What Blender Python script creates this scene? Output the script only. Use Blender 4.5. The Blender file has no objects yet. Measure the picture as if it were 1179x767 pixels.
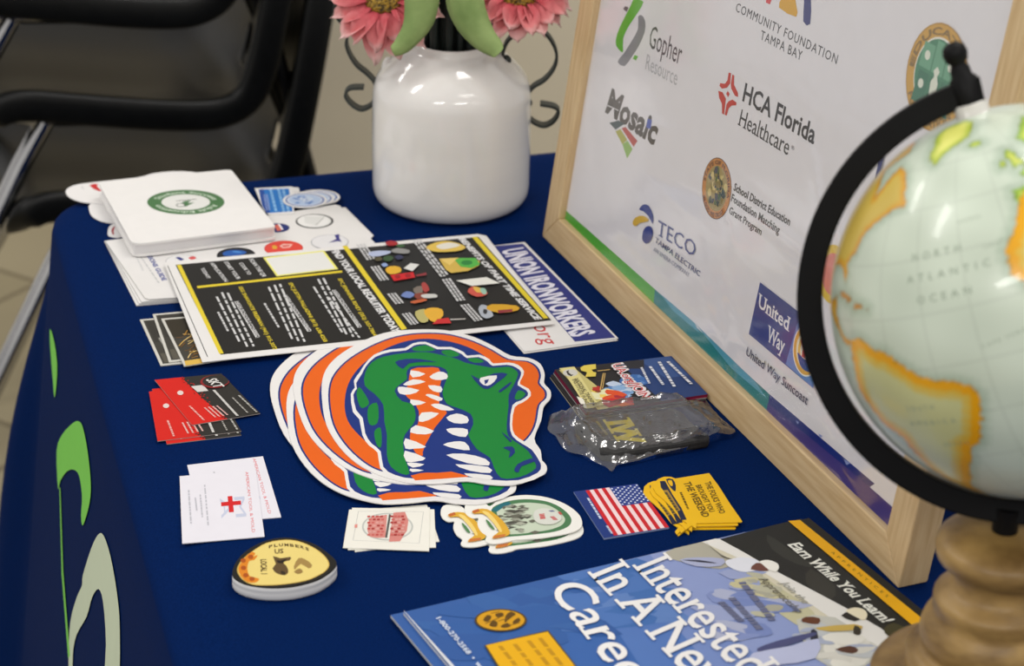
import bpy, math, random
import numpy as np
from mathutils import Vector, Matrix
from mathutils.geometry import tessellate_polygon, interpolate_bezier
random.seed(7)
SC = bpy.context.scene
COL = SC.collection
PI = math.pi
# ------------------------------------------------------------------ camera
FPX, CX, CY, TH, CH = 2500.0, 589.5, 383.5, 0.75, 1.57
PITCH, ROLL = math.radians(25.4), math.radians(1.4)
cp, sp, cr, sr = math.cos(PITCH), math.sin(PITCH), math.cos(ROLL), math.sin(ROLL)
FWD = Vector((0, cp, -sp)); UP0 = Vector((0, sp, cp)); RT0 = Vector((1, 0, 0))
RT = cr*RT0 + sr*UP0; UP = -sr*RT0 + cr*UP0
CAM = Vector((0, 0, CH))
cam_d = bpy.data.cameras.new('camera'); cam = bpy.data.objects.new('camera', cam_d); COL.objects.link(cam)
cam.matrix_world = Matrix(((RT.x, UP.x, -FWD.x, 0), (RT.y, UP.y, -FWD.y, 0), (RT.z, UP.z, -FWD.z, CH), (0, 0, 0, 1)))
cam_d.sensor_width = 36; cam_d.sensor_fit = 'HORIZONTAL'; cam_d.lens = FPX/1179*36
cam_d.clip_start = 0.05; cam_d.clip_end = 60
cam_d.dof.use_dof = True; cam_d.dof.focus_distance = 1.72; cam_d.dof.aperture_fstop = 8.0
SC.camera = cam

def ray(x, y): return (x-CX)/FPX*RT - (y-CY)/FPX*UP + FWD
def hit(x, y, o, n):
    d = ray(x, y); return CAM + d*((o-CAM).dot(n)/d.dot(n))
ZU = Vector((0, 0, 1))
def onz(x, y, z=0.0): return hit(x, y, Vector((0, 0, TH+z)), ZU)      # a point on the table (z above its top)
def proj(p):
    d = p-CAM; k = d.dot(FWD); return (CX+FPX*d.dot(RT)/k, CY-FPX*d.dot(UP)/k)
def Z(ox, oy, s, pts): return [(ox+x/s, oy+y/s) for x, y in pts]

# ------------------------------------------------------------------ materials
def lin(c):
    c = c/255.0
    return c/12.92 if c <= .04045 else ((c+.055)/1.055)**2.4
def L3(c): return (lin(c[0]), lin(c[1]), lin(c[2]), 1)
MATS = {}
def nm(name):
    m = bpy.data.materials.new(name); m.use_nodes = True
    return m, m.node_tree.nodes, m.node_tree.links, m.node_tree.nodes['Principled BSDF']
def ink(c, rough=.45, metal=0, coat=0):
    key = (tuple(c), rough, metal, coat)
    if key not in MATS:
        m, N, K, b = nm('print_%02x%02x%02x' % tuple(int(v) for v in c))
        tc = N.new('ShaderNodeTexCoord'); nz = N.new('ShaderNodeTexNoise'); nz.inputs['Scale'].default_value = 60
        mx = N.new('ShaderNodeMix'); mx.data_type = 'RGBA'
        K.new(tc.outputs['Object'], nz.inputs['Vector']); K.new(nz.outputs['Fac'], mx.inputs[0])
        a = tuple(v**1.12 if max(c)-min(c) > 40 or max(c) < 120 else v for v in L3(c)); mx.inputs[6].default_value = tuple(v*.97 for v in a[:3])+(1,); mx.inputs[7].default_value = tuple(min(1, v*1.03) for v in a[:3])+(1,)
        K.new(mx.outputs[2], b.inputs['Base Color'])
        b.inputs['Roughness'].default_value = rough; b.inputs['Metallic'].default_value = metal; b.inputs['Specular IOR Level'].default_value = .22
        b.inputs['Coat Weight'].default_value = coat
        MATS[key] = m
    return MATS[key]
def noise_mat(name, c1, c2, scale, rough=.5, bump=0.0, bscale=None, stretch=(1, 1, 1), detail=4, metal=0, spec=.5, dist=0.002, coord='Object'):
    m, N, K, b = nm(name)
    tc = N.new('ShaderNodeTexCoord'); mp = N.new('ShaderNodeMapping'); mp.inputs['Scale'].default_value = stretch
    nz = N.new('ShaderNodeTexNoise'); nz.inputs['Scale'].default_value = scale; nz.inputs['Detail'].default_value = detail
    K.new(tc.outputs[coord], mp.inputs[0]); K.new(mp.outputs[0], nz.inputs['Vector'])
    rp = N.new('ShaderNodeValToRGB'); rp.color_ramp.elements[0].position = .35; rp.color_ramp.elements[1].position = .65
    rp.color_ramp.elements[0].color = L3(c1); rp.color_ramp.elements[1].color = L3(c2)
    K.new(nz.outputs['Fac'], rp.inputs[0]); K.new(rp.outputs[0], b.inputs['Base Color'])
    b.inputs['Roughness'].default_value = rough; b.inputs['Metallic'].default_value = metal; b.inputs['Specular IOR Level'].default_value = spec
    if bump:
        n2 = N.new('ShaderNodeTexNoise'); n2.inputs['Scale'].default_value = bscale or scale; n2.inputs['Detail'].default_value = 5
        K.new(mp.outputs[0], n2.inputs['Vector'])
        bp = N.new('ShaderNodeBump'); bp.inputs['Strength'].default_value = bump; bp.inputs['Distance'].default_value = dist
        K.new(n2.outputs['Fac'], bp.inputs['Height']); K.new(bp.outputs[0], b.inputs['Normal'])
    return m
def clear_mat(name, tint, gloss, bump, scale, rough=.05, stretch=(1, 1, 1), base=.04):
    m, N, K, b = nm(name); N.remove(b)
    out = N['Material Output']
    tr = N.new('ShaderNodeBsdfTransparent'); tr.inputs[0].default_value = tint
    gl = N.new('ShaderNodeBsdfGlossy'); gl.inputs['Roughness'].default_value = rough; gl.inputs[0].default_value = (1, 1, 1, 1)
    fr = N.new('ShaderNodeFresnel'); fr.inputs['IOR'].default_value = 1.45
    mu = N.new('ShaderNodeMath'); mu.operation = 'MULTIPLY_ADD'; mu.inputs[1].default_value = gloss; mu.inputs[2].default_value = base; mu.use_clamp = True
    mx = N.new('ShaderNodeMixShader')
    tc = N.new('ShaderNodeTexCoord'); mp = N.new('ShaderNodeMapping'); mp.inputs['Scale'].default_value = stretch
    nz = N.new('ShaderNodeTexNoise'); nz.inputs['Scale'].default_value = scale; nz.inputs['Detail'].default_value = 3
    bp = N.new('ShaderNodeBump'); bp.inputs['Strength'].default_value = bump; bp.inputs['Distance'].default_value = .003
    K.new(tc.outputs['Object'], mp.inputs[0]); K.new(mp.outputs[0], nz.inputs['Vector']); K.new(nz.outputs['Fac'], bp.inputs['Height'])
    K.new(bp.outputs[0], gl.inputs['Normal']); K.new(bp.outputs[0], fr.inputs['Normal'])
    K.new(fr.outputs[0], mu.inputs[0]); K.new(mu.outputs[0], mx.inputs[0]); K.new(tr.outputs[0], mx.inputs[1]); K.new(gl.outputs[0], mx.inputs[2])
    K.new(mx.outputs[0], out.inputs[0])
    return m

PAPER = (228, 226, 224)
NAVY = (22, 58, 130)

# ------------------------------------------------------------------ objects
def tag(o, label, cat, group=None):
    o['label'] = label; o['category'] = cat
    if group: o['group'] = group
    return o
def link(name, verts, faces, mats, idx=None, parent=None, loc=None, smooth=False, mw=None):
    me = bpy.data.meshes.new(name); me.from_pydata([tuple(v) for v in verts], [], faces)
    for m in (mats if isinstance(mats, (list, tuple)) else [mats]): me.materials.append(m)
    if idx: me.polygons.foreach_set('material_index', idx)
    if smooth: me.polygons.foreach_set('use_smooth', [True]*len(me.polygons))
    me.update()
    o = bpy.data.objects.new(name, me); COL.objects.link(o)
    if parent: o.parent = parent
    if loc is not None: o.location = loc
    if mw is not None: o.matrix_world = mw
    return o
def empty(name, loc, rz=0):
    o = bpy.data.objects.new(name, None); COL.objects.link(o); o.location = loc; o.rotation_euler = (0, 0, rz); o.empty_display_size = .05
    return o
def copy_tree(o, parent=None):
    c = o.copy(); COL.objects.link(c)
    if parent: c.parent = parent
    for ch in list(o.children): copy_tree(ch, c)
    return c
def catmull(pts, n=4, closed=True):
    P = [Vector(p) for p in pts]; out = []; N = len(P)
    for i in range(N if closed else N-1):
        if closed: a, b, c, d = P[i-1], P[i], P[(i+1) % N], P[(i+2) % N]
        else: a, b, c, d = P[max(i-1, 0)], P[i], P[i+1], P[min(i+2, N-1)]
        for k in range(n):
            t = k/n
            out.append(.5*((2*b)+(c-a)*t+(2*a-5*b+4*c-d)*t*t+(3*b-a-3*c+d)*t**3))
    if not closed: out.append(P[-1])
    return out
class MB:                                   # a bag of verts and faces for one mesh
    def __init__(s): s.v = []; s.f = []; s.m = []
    def add(s, v, f, m=0):
        b = len(s.v); s.v += [Vector(x) for x in v]; s.f += [tuple(b+i for i in q) for q in f]; s.m += [m]*len(f)
    def grid(s, rows, m=0, closeu=False, closev=False):
        R, C = len(rows), len(rows[0]); v = [p for r in rows for p in r]; f = []
        for i in range(R if closeu else R-1):
            for j in range(C if closev else C-1):
                i2, j2 = (i+1) % R, (j+1) % C
                f.append((i*C+j, i*C+j2, i2*C+j2, i2*C+j))
        s.add(v, f, m)
    def tube(s, pts, r, n=10, m=0, cap=True):
        pts = [Vector(p) for p in pts]; rows = []; nv = None
        for i, p in enumerate(pts):
            t = (pts[min(i+1, len(pts)-1)]-pts[max(i-1, 0)]).normalized()
            if nv is None: nv = t.orthogonal().normalized()
            nv = (nv-t*nv.dot(t)).normalized(); bv = t.cross(nv)
            rr = r[i] if isinstance(r, (list, tuple)) else r
            rows.append([p+rr*(math.cos(2*PI*k/n)*nv+math.sin(2*PI*k/n)*bv) for k in range(n)])
        s.grid(rows, m, closev=True)
        if cap:
            s.add(rows[0], [tuple(reversed(range(n)))], m); s.add(rows[-1], [tuple(range(n))], m)
    def lathe(s, prof, n=48, m=0, axis=None):
        rows = [[Vector((r*math.cos(2*PI*k/n), r*math.sin(2*PI*k/n), z)) for k in range(n)] for r, z in prof]
        s.grid(rows, m, closev=True)
    def ribbon(s, pts, nrm, wid, th, m=0):  # flat bar: pts lie in the plane of normal nrm, wid along nrm
        pts = [Vector(p) for p in pts]; rows = []
        for i, p in enumerate(pts):
            t = (pts[min(i+1, len(pts)-1)]-pts[max(i-1, 0)]).normalized(); b = t.cross(nrm).normalized()
            rows.append([p+nrm*wid/2+b*th/2, p+nrm*wid/2-b*th/2, p-nrm*wid/2-b*th/2, p-nrm*wid/2+b*th/2])
        s.grid(rows, m, closev=True); s.add(rows[0], [(0, 1, 2, 3)], m); s.add(rows[-1], [(3, 2, 1, 0)], m)
    def box(s, c, ex, ey, ez, m=0):
        c = Vector(c); v = [c+a*ex+b*ey+d*ez for a in (-1, 1) for b in (-1, 1) for d in (-1, 1)]
        s.add(v, [(0, 1, 3, 2), (4, 6, 7, 5), (0, 4, 5, 1), (2, 3, 7, 6), (0, 2, 6, 4), (1, 5, 7, 3)], m)
    def build(s, name, mats, parent=None, loc=None, smooth=True, mw=None):
        return link(name, s.v, s.f, mats, s.m, parent, loc, smooth, mw)
def soften(o, w=.002, seg=2, ang=30):
    b = o.modifiers.new('bevel', 'BEVEL'); b.width = w; b.segments = seg; b.limit_method = 'ANGLE'; b.angle_limit = math.radians(ang)
    return o
def smooth_by_angle(o, a=40):
    me = o.data
    me.polygons.foreach_set('use_smooth', [True]*len(me.polygons))
    try: me.set_sharp_from_angle(angle=math.radians(a))
    except Exception: pass

# ------------------------------------------------------------------ lettering
_T = {}
def text_geo(s, bold=0.0, shear=0.0, serif=0.0, space=1.0):
    res = 6 if serif > 1 else 2
    key = (s, bold, shear, serif, space)
    if key in _T: return _T[key]
    cu = bpy.data.curves.new('t', 'FONT'); cu.body = s; cu.offset = bold; cu.space_character = space; cu.resolution_u = res; cu.fill_mode = 'FRONT'
    o = bpy.data.objects.new('t', cu); COL.objects.link(o); bpy.context.view_layer.update()
    dg = bpy.context.evaluated_depsgraph_get(); me = o.evaluated_get(dg).to_mesh()
    v = [(p.co.x, p.co.y) for p in me.vertices]; f = [tuple(p.vertices) for p in me.polygons]
    if serif:
        cnt = {}
        for p in me.polygons:
            for e in p.edge_keys: cnt[e] = cnt.get(e, 0)+1
        v2 = list(v); f2 = list(f)
        for (a, b), k in cnt.items():
            if k != 1: continue
            xa, ya = v[a]; xb, yb = v[b]
            if abs(ya-yb) > .004 or not (.03 < abs(xa-xb) < .22): continue
            y = (ya+yb)/2; lo, hi = min(xa, xb), max(xa, xb)
            below = any(abs(y-q) < .03+bold for q in (0, -.2)); above = any(abs(y-q) < .035+bold for q in (.545, .727, .757))
            if not (below or above): continue
            i = len(v2); e = .085*serif; t = .052*serif
            y0, y1 = (y, y+t) if below else (y-t, y)
            r = hi+e
            v2 += [(lo-e, y0), (r, y0), (r, y1), (lo-e, y1)]; f2.append((i, i+1, i+2, i+3))
        text_geo.base[key] = len(v); v, f = v2, f2
    if shear: v = [(x+shear*y, y) for x, y in v]
    o.to_mesh_clear() if False else None
    bpy.data.objects.remove(o); bpy.data.curves.remove(cu)
    xs = [p[0] for p in v] or [0, 1]
    _T[key] = (v, f, min(xs), max(xs))
    return _T[key]
text_geo.base = {}
CAPH = .727

# ------------------------------------------------------------------ flat printed things
EPS, STEPZ = 2.4e-5, 4e-6
def clip_convex(q, P):
    out = [Vector((a[0], a[1])) for a in q]
    if sum(P[i-1][0]*P[i][1]-P[i][0]*P[i-1][1] for i in range(len(P))) < 0: P = list(reversed(P))
    for i in range(len(P)):
        a, b = Vector(P[i-1]), Vector(P[i]); e = b-a; side = lambda p: e.x*(p.y-a.y)-e.y*(p.x-a.x)
        src, out = out, []
        for k in range(len(src)):
            p, r = src[k-1], src[k]; sp, sr_ = side(p), side(r)
            if (sp >= 0) != (sr_ >= 0): out.append(p+(r-p)*(sp/(sp-sr_)))
            if sr_ >= 0: out.append(r)
        if not out: return []
    return out
class Flat:
    """A flat thing lying in a plane, with its print as thin layers of one mesh. Points are given as photo pixels and turned into points of the plane."""
    def __init__(s, o, n=ZU, u=None):
        s.n = n.normalized(); s.o = Vector(o)
        s.u = (Vector((1, 0, 0)) if u is None else u); s.u = (s.u-s.n*s.u.dot(s.n)).normalized(); s.v = s.n.cross(s.u)
        s.mb = MB(); s.mats = []; s.k = 0; s.j = 0; s.clip = False
    @classmethod
    def at(c, px, z): return c(onz(px[0], px[1], z))
    @classmethod
    def tri(c, a, za, b, zb, d, zd):
        A, B, D = onz(*a, za), onz(*b, zb), onz(*d, zd); n = (B-A).cross(D-A); n = n if n.z > 0 else -n
        return c(A, n)
    def uv(s, p):
        q = hit(p[0], p[1], s.o, s.n)-s.o; return Vector((q.dot(s.u), q.dot(s.v)))
    def world(s, q, h=0): return s.o+s.u*q[0]+s.v*q[1]+s.n*h
    def mi(s, m):
        m = m if isinstance(m, bpy.types.Material) else ink(m)
        if m not in s.mats: s.mats.append(m)
        return s.mats.index(m)
    def up(s): s.k += 1+int(s.j*STEPZ/EPS); s.j = 0
    def h(s): return s.k*EPS
    def fill(s, q, m, h):
        if s.clip: q = clip_convex(q, s.outline)
        if len(q) < 3: return
        s.j += 1; h += s.j*STEPZ if h else 0
        t = tessellate_polygon([[Vector((a[0], a[1], 0)) for a in q]]); f = []
        for a, b, c in t:
            A, B, C = q[a], q[b], q[c]
            f.append((a, b, c) if (B[0]-A[0])*(C[1]-A[1])-(B[1]-A[1])*(C[0]-A[0]) > 0 else (a, c, b))
        s.mb.add([(a[0], a[1], h) for a in q], f, m)
    def base(s, pts, col, th, smooth=0, isuv=False, edge=None):
        q = [Vector(p) for p in pts] if isuv else [s.uv(p) for p in pts]
        if smooth: q = [Vector((p.x, p.y)) for p in catmull([(p[0], p[1], 0) for p in q], smooth)]
        m = s.mi(col); e = m if edge is None else s.mi(edge)
        if sum(q[i-1][0]*q[i][1]-q[i][0]*q[i-1][1] for i in range(len(q))) < 0: q.reverse()
        s.fill(q, m, 0); n = len(q)
        v = [(a[0], a[1], 0) for a in q]+[(a[0], a[1], -th) for a in q]
        s.mb.add(v, [(i, n+i, n+(i+1) % n, (i+1) % n) for i in range(n)], e)
        t = tessellate_polygon([[Vector((a[0], a[1], 0)) for a in q]])
        fl = []
        for a, b, c in t:
            A, B, C = q[a], q[b], q[c]
            fl.append((a, c, b) if (B[0]-A[0])*(C[1]-A[1])-(B[1]-A[1])*(C[0]-A[0]) > 0 else (a, b, c))
        s.mb.add([(a[0], a[1], -th) for a in q], fl, e)
        s.outline = q; s.k = 1; s.j = 0; s.clip = not smooth and len(q) == 4
        return s
    def poly(s, pts, col, smooth=0, isuv=False):
        q = [Vector(p) for p in pts] if isuv else [s.uv(p) for p in pts]
        if smooth: q = [Vector((p.x, p.y)) for p in catmull([(p[0], p[1], 0) for p in q], smooth)]
        s.fill(q, s.mi(col), s.h()); return s
    def many(s, polys, col, smooth=0):
        for p in polys: s.poly(p, col, smooth)
        s.up(); return s
    def disc(s, c, rad, col, n=32, ratio=1.0, isuv=False, r2=None, rot=0.0):
        """circle of the plane: centre pixel, a rim pixel (or radius in metres)"""
        C = Vector(c) if isuv else s.uv(c); R = rad if isinstance(rad, float) else (s.uv(rad)-C).length
        R2 = r2 if r2 is not None else R*ratio; ca, sa = math.cos(rot), math.sin(rot)
        q = []
        for k in range(n):
            a, b = R*math.cos(2*PI*k/n), R2*math.sin(2*PI*k/n); q.append(Vector((C.x+a*ca-b*sa, C.y+a*sa+b*ca)))
        s.fill(q, s.mi(col), s.h()); return C, R
    def ell(s, c, hw, hh, col, n=32):          # an ellipse traced in the photo
        return s.poly([(c[0]+hw*math.cos(2*PI*k/n), c[1]+hh*math.sin(2*PI*k/n)) for k in range(n)], col)
    def text(s, t, A, B, C, col, bold=0.0, shear=0.0, serif=0.0, space=1.0):
        v, f, x0, x1 = text_geo(t, bold, shear, serif, space)
        a, b, c = s.uv(A), s.uv(B), s.uv(C); e = (b-a)/max(x1-x0, 1e-6); g = (c-a)/CAPH
        s.j += 2; h = s.h()+s.j*STEPZ; nb_ = text_geo.base.get((t, bold, shear, serif, space), len(v)); q = [a+e*(x-x0)+g*y for x, y in v]
        flip = e.x*g.y-e.y*g.x < 0
        s.mb.add([(p.x, p.y, h+(1.2e-5 if i_ >= nb_ else 0)) for i_, p in enumerate(q)], [tuple(reversed(k)) for k in f] if flip else f, s.mi(col)); return s
    def arc(s, t, C, R, a0, a1, cap, col, inside=False, bold=0.0, isuv=True, sx=1.0, sy=1.0):
        """lettering round a circle; a0..a1 angles of start and end"""
        v, f, x0, x1 = text_geo(t, bold); h = s.h(); q = []
        for x, y in v:
            a = a0+(a1-a0)*(x-x0)/(x1-x0); r = R+(-1 if inside else 1)*y/CAPH*cap
            q.append((C.x+sx*r*math.cos(a), C.y+sy*r*math.sin(a), h))
        F = []
        for k in f:
            A, B, D = q[k[0]], q[k[1]], q[k[2]]
            F.append(k if (B[0]-A[0])*(D[1]-A[1])-(B[1]-A[1])*(D[0]-A[0]) > 0 else tuple(reversed(k)))
        s.mb.add(q, F, s.mi(col)); return s
    def words(s, A, B, w, col, seed=0, gap=.12):
        """a row of small unreadable print: word-long dashes from A to B, w wide (photo pixels to the right)"""
        rd = random.Random(seed*31+int(A[0]*7)); t = 0.0
        while t < .97:
            l = min(rd.uniform(.05, .15), 1-t)
            pa = (A[0]+(B[0]-A[0])*t, A[1]+(B[1]-A[1])*t); pb = (A[0]+(B[0]-A[0])*(t+l), A[1]+(B[1]-A[1])*(t+l))
            s.poly([pa, pb, (pb[0]+w, pb[1]-w*.1), (pa[0]+w, pa[1]-w*.1)], col); t += l+gap*.22
        return s
    def line(s, pts, w, col):
        """a drawn line of width w (m) along pixel points"""
        q = [s.uv(p) for p in pts]; m = s.mi(col); h = s.h()
        for a, b in zip(q[:-1], q[1:]):
            d = (b-a).normalized(); p = Vector((-d.y, d.x))*w/2; e = d*w*.25
            s.fill([a-p-e, b-p+e, b+p+e, a+p-e], m, h)
        return s
    def build(s, name, label=None, cat=None, group=None, parent=None):
        xs = [v.x for v in s.mb.v]; ys = [v.y for v in s.mb.v]; c = Vector(((min(xs)+max(xs))/2, (min(ys)+max(ys))/2, 0))
        o = s.o+s.u*c.x+s.v*c.y
        R = Matrix(((s.u.x, s.v.x, s.n.x, o.x), (s.u.y, s.v.y, s.n.y, o.y), (s.u.z, s.v.z, s.n.z, o.z), (0, 0, 0, 1)))
        ob = link(name, [v-c for v in s.mb.v], s.mb.f, s.mats, s.mb.m, mw=R)
        if parent:
            bpy.context.view_layer.update(); ob.parent = parent; ob.matrix_parent_inverse = parent.matrix_world.inverted() if not parent.parent else Matrix()
        if label: tag(ob, label, cat, group)
        return ob
def under(src, name, dx, dy, z, rot, label, cat, group):
    """another sheet of the same print, lying lower in its stack"""
    o = src.copy(); COL.objects.link(o)
    o.matrix_world = Matrix.Translation(Vector((dx, dy, z)))@src.matrix_world@Matrix.Rotation(rot, 4, 'Z')
    o.name = name; return tag(o, label, cat, group)
LIGHTS = [(-2.0, 1.4, 20), (1.0, .6, 8), (.7, 2.0, 18), (-2.4, 3.2, 20), (.9, -1.4, 30), (-1.2, -1.4, 34)]
WORLD, EXPO = .60, -.16
# ------------------------------------------------------------------ room
def struct(o): o['kind'] = 'structure'; return o
fm = noise_mat('floor_tile', (176, 166, 138), (196, 187, 160), 2.2, .38, 0)
N, K = fm.node_tree.nodes, fm.node_tree.links
bk = N.new('ShaderNodeTexBrick'); bk.offset = 0; bk.inputs['Scale'].default_value = 1.0
bk.inputs['Brick Width'].default_value = .42; bk.inputs['Row Height'].default_value = .42; bk.inputs['Mortar Size'].default_value = .006
bk.inputs['Color1'].default_value = L3((180, 170, 142)); bk.inputs['Color2'].default_value = L3((194, 184, 158)); bk.inputs['Mortar'].default_value = L3((140, 130, 106))
mx = N.new('ShaderNodeMix'); mx.data_type = 'RGBA'; mx.blend_type = 'MULTIPLY'; mx.inputs[0].default_value = .5
ramp = [n for n in N if n.type == 'VALTORGB'][0]; tcn = [n for n in N if n.type == 'TEX_COORD'][0]
rmap = N.new('ShaderNodeMapping'); rmap.inputs['Rotation'].default_value[2] = .55; K.new(tcn.outputs['Object'], rmap.inputs[0]); K.new(rmap.outputs[0], bk.inputs['Vector'])
K.new(bk.outputs['Color'], mx.inputs[6]); K.new(ramp.outputs[0], mx.inputs[7]); K.new(mx.outputs[2], N['Principled BSDF'].inputs['Base Color'])
m = MB(); m.box((0, 2.2, -.05), Vector((4, 0, 0)), Vector((0, 5, 0)), Vector((0, 0, .05))); struct(m.build('floor', fm, smooth=False))
wm = noise_mat('wall_paint', (220, 210, 187), (226, 217, 196), 1.3, .8, .05, 120)
m = MB(); m.box((0, 7.2, 1.4), Vector((4, 0, 0)), Vector((0, .05, 0)), Vector((0, 0, 1.4))); struct(m.build('wall_back', wm, smooth=False))

# ------------------------------------------------------------------ table top frame
O = onz(50, 219); NEAR = onz(203, 767); FARR = onz(642, 164)
E1 = (NEAR-O).normalized(); E2 = (FARR-O).normalized()               # along the front edge towards us, along the far edge
OUT1 = Vector((E1.y, -E1.x, 0)); OUT1 = OUT1 if OUT1.dot(E2) < 0 else -OUT1
OUT2 = Vector((E2.y, -E2.x, 0)); OUT2 = OUT2 if OUT2.dot(E1) < 0 else -OUT2
LEN, DEP = 1.83, .80
# near part of the wall: a projecting pier close behind the table
pe = E2
pw = hit(335, 100, O+OUT2*1.0, OUT2)
wc = pw+pe*1.45; wc.z = 1.4
m = MB(); m.box(wc+OUT2*.3, pe*1.45, OUT2*.3, ZU*1.4); struct(m.build('wall_right', wm, smooth=False))

cloth_m = noise_mat('navy_polyester', (3, 27, 72), (5, 33, 84), 700, .6, .12, 900, spec=.012, dist=.0004)
cloth_m.node_tree.nodes['Principled BSDF'].inputs['Sheen Weight'].default_value = .0
cloth_m.node_tree.nodes['Principled BSDF'].inputs['Sheen Tint'].default_value = (.25, .45, 1, 1)
RR, RV, FLARE = .055, .017, .13
RC = .07
def ring_pts():
    L = []                                                          # (edge point, outward, s, corner bulge, wave amount)
    OA, OB = O-OUT1*RC-OUT2*RC, O-OUT1*RC-OUT2*RC+E2*(DEP-2*RC)
    for i in range(121):
        t = RC+(LEN-RC)*(1-i/120); L.append((O+E1*t, OUT1, t, 0.0, min(1, max(0, t-.95)*2)))
    for i in range(1, 24):
        a = i/24; d = (OUT1*math.cos(a*PI/2)+OUT2*math.sin(a*PI/2)).normalized()
        L.append((OA+d*RC, d, -a*.1, math.exp(-((a-.5)/.17)**2), 0.0))
    for i in range(61):
        t = RC+(DEP-2*RC)*i/60; L.append((O+E2*t, OUT2, -.2-t, 0.0, min(1, i/60*4)))
    for i in range(1, 24):
        a = i/24; d = (OUT2*math.cos(a*PI/2)-OUT1*math.sin(a*PI/2)).normalized(); L.append((OB+d*RC, d, -1-a*.1, math.exp(-((a-.5)/.17)**2), 0))
    for i in range(61):
        t = RC+(LEN-RC)*i/60; L.append((O+E2*DEP+E1*t, -OUT1, -2-t, 0, min(1, i/60*4)))
    return L
cl = MB(); RP = ring_pts()
drops = [0, .15, .3, .45, .6, .75, .9, 1.0]
def cloth_pt(e, d, s, bulge, wav, k):
    top = Vector((e.x, e.y, TH))-d*RR
    if k < 0: return top-d*.012
    if k <= 8:
        a = k/8*PI/2; return top+d*(RR*math.sin(a))-ZU*(RV*(1-math.cos(a)))
    dz = (k-8)/16*(TH-RV-.012)
    off = RR+FLARE*dz+bulge*.20*dz*(1+.2*math.sin(dz*9))+wav*.05*dz*math.sin(s*17+1)
    return top+d*off-ZU*(RV+dz)
rows = [[cloth_pt(*r, k) for k in range(-1, 25)] for r in RP]
cl.grid(rows)
cl.f.append(tuple(i*26 for i in range(len(RP)))); cl.m.append(0)     # the flat top
# print on the front skirt: green swooshes
FLN = (OUT1+ZU*FLARE).normalized()
SK = Flat(Vector((O.x, O.y, TH-RV))+OUT1*.001, FLN, E1)
LEAF = (128, 214, 92); PALE = (206, 220, 196)
l1 = Z(0, 360, 1.885, [(108, 35), (117, 60), (124, 110), (122, 160), (118, 185), (115, 150), (110, 90)])
l2 = Z(0, 360, 1.885, [(123, 300), (135, 265), (158, 240), (171, 236), (180, 250), (190, 300), (197, 370), (194, 415), (180, 462), (176, 440), (178, 400), (172, 355), (160, 341), (145, 345), (131, 365), (126, 382)])
l3 = Z(0, 360, 1.885, [(150, 830), (149, 740), (153, 670), (166, 620), (178, 592), (180, 570), (198, 512), (213, 482), (225, 484), (240, 530), (254, 610), (260, 690), (256, 830), (226, 830), (230, 720), (224, 630), (214, 600), (200, 618), (188, 660), (166, 700), (158, 745), (157, 830)])
l4 = Z(0, 360, 1.885, [(129, 380), (131, 380), (137, 560), (152, 745), (148, 750), (134, 570)])
SK.k = 1
SK.poly(l1, LEAF, 2); SK.poly(l2, LEAF, 3); SK.poly(l3, PALE, 3); SK.poly(l4, LEAF)
mats_c = [cloth_m]+SK.mats
cl.add([SK.world(v[:2], v[2]) for v in SK.mb.v], SK.mb.f); 
for i in range(len(SK.mb.m)): cl.m[len(cl.m)-len(SK.mb.m)+i] = SK.mb.m[i]+1
org = Vector((O.x, O.y, 0))
cloth = cl.build('tablecloth', mats_c)
tag(cloth, 'navy blue tablecloth with green swoosh print, draped over the display table to the floor', 'tablecloth')
smooth_by_angle(cloth, 50)

# ------------------------------------------------------------------ stacked shell chairs
black_p = noise_mat('black_plastic', (7, 8, 8), (11, 12, 12), 90, .34, .12, 500, spec=.26, dist=.0005)
chrome = noise_mat('chrome_tube', (190, 190, 192), (215, 215, 215), 5, .16, 0, metal=1)
dark_steel = noise_mat('dark_steel_tube', (34, 34, 34), (44, 44, 44), 8, .4, 0, metal=1)
rubber = noise_mat('black_rubber', (18, 18, 18), (26, 26, 26), 40, .7)
PROF = catmull([(x*.85, 0, z) for x, z in [(.238, .425), (.240, .447), (.222, .468), (.18, .474), (.1, .462), (0, .446), (-.08, .436), (-.13, .436), (-.168, .452), (-.19, .49), (-.208, .55), (-.236, .65), (-.262, .75), (-.275, .82)]], 4, False)
def make_shell():
    mb = MB(); rows = []; n = len(PROF)
    for i, p in enumerate(PROF):
        t = (PROF[min(i+1, n-1)]-PROF[max(i-1, 0)]).normalized(); nn = Vector((t.z, 0, -t.x))  # towards the sitter
        if nn.z < 0 and nn.x < 0: nn = -nn
        s = i/(n-1); half = .18
        if s > .72: half = .18-.045*((s-.72)/.28)**2
        if s < .14: half = .18-.04*((.14-s)/.14)**2
        r = []
        for w in (-1.03, -1.03, -1, -.93, -.8, -.6, -.4, -.2, 0, .2, .4, .6, .8, .93, 1, 1.03, 1.03):
            c = abs(w)
            h = .018*max(0, (c-.3)/.7)**2
            if c > 1: h = -.004
            r.append(p+Vector((0, half*w, 0))+nn*h)
        lipd = .022 if s > .06 else .012
        r[0] = r[1]-nn*lipd; r[-1] = r[-2]-nn*lipd
        rows.append(r)
    C = len(rows[0]); v = [p for r in rows for p in r]; f = []
    for i in range(n-1):
        for j in range(C-1):
            s = i/(n-1)
            if .66 < s < .75 and j in (4, 11): continue             # the two hand slots low in the back
            f.append((i*C+j, i*C+j+1, (i+1)*C+j+1, (i+1)*C+j))
    mb.add(v, f)
    return mb
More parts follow.
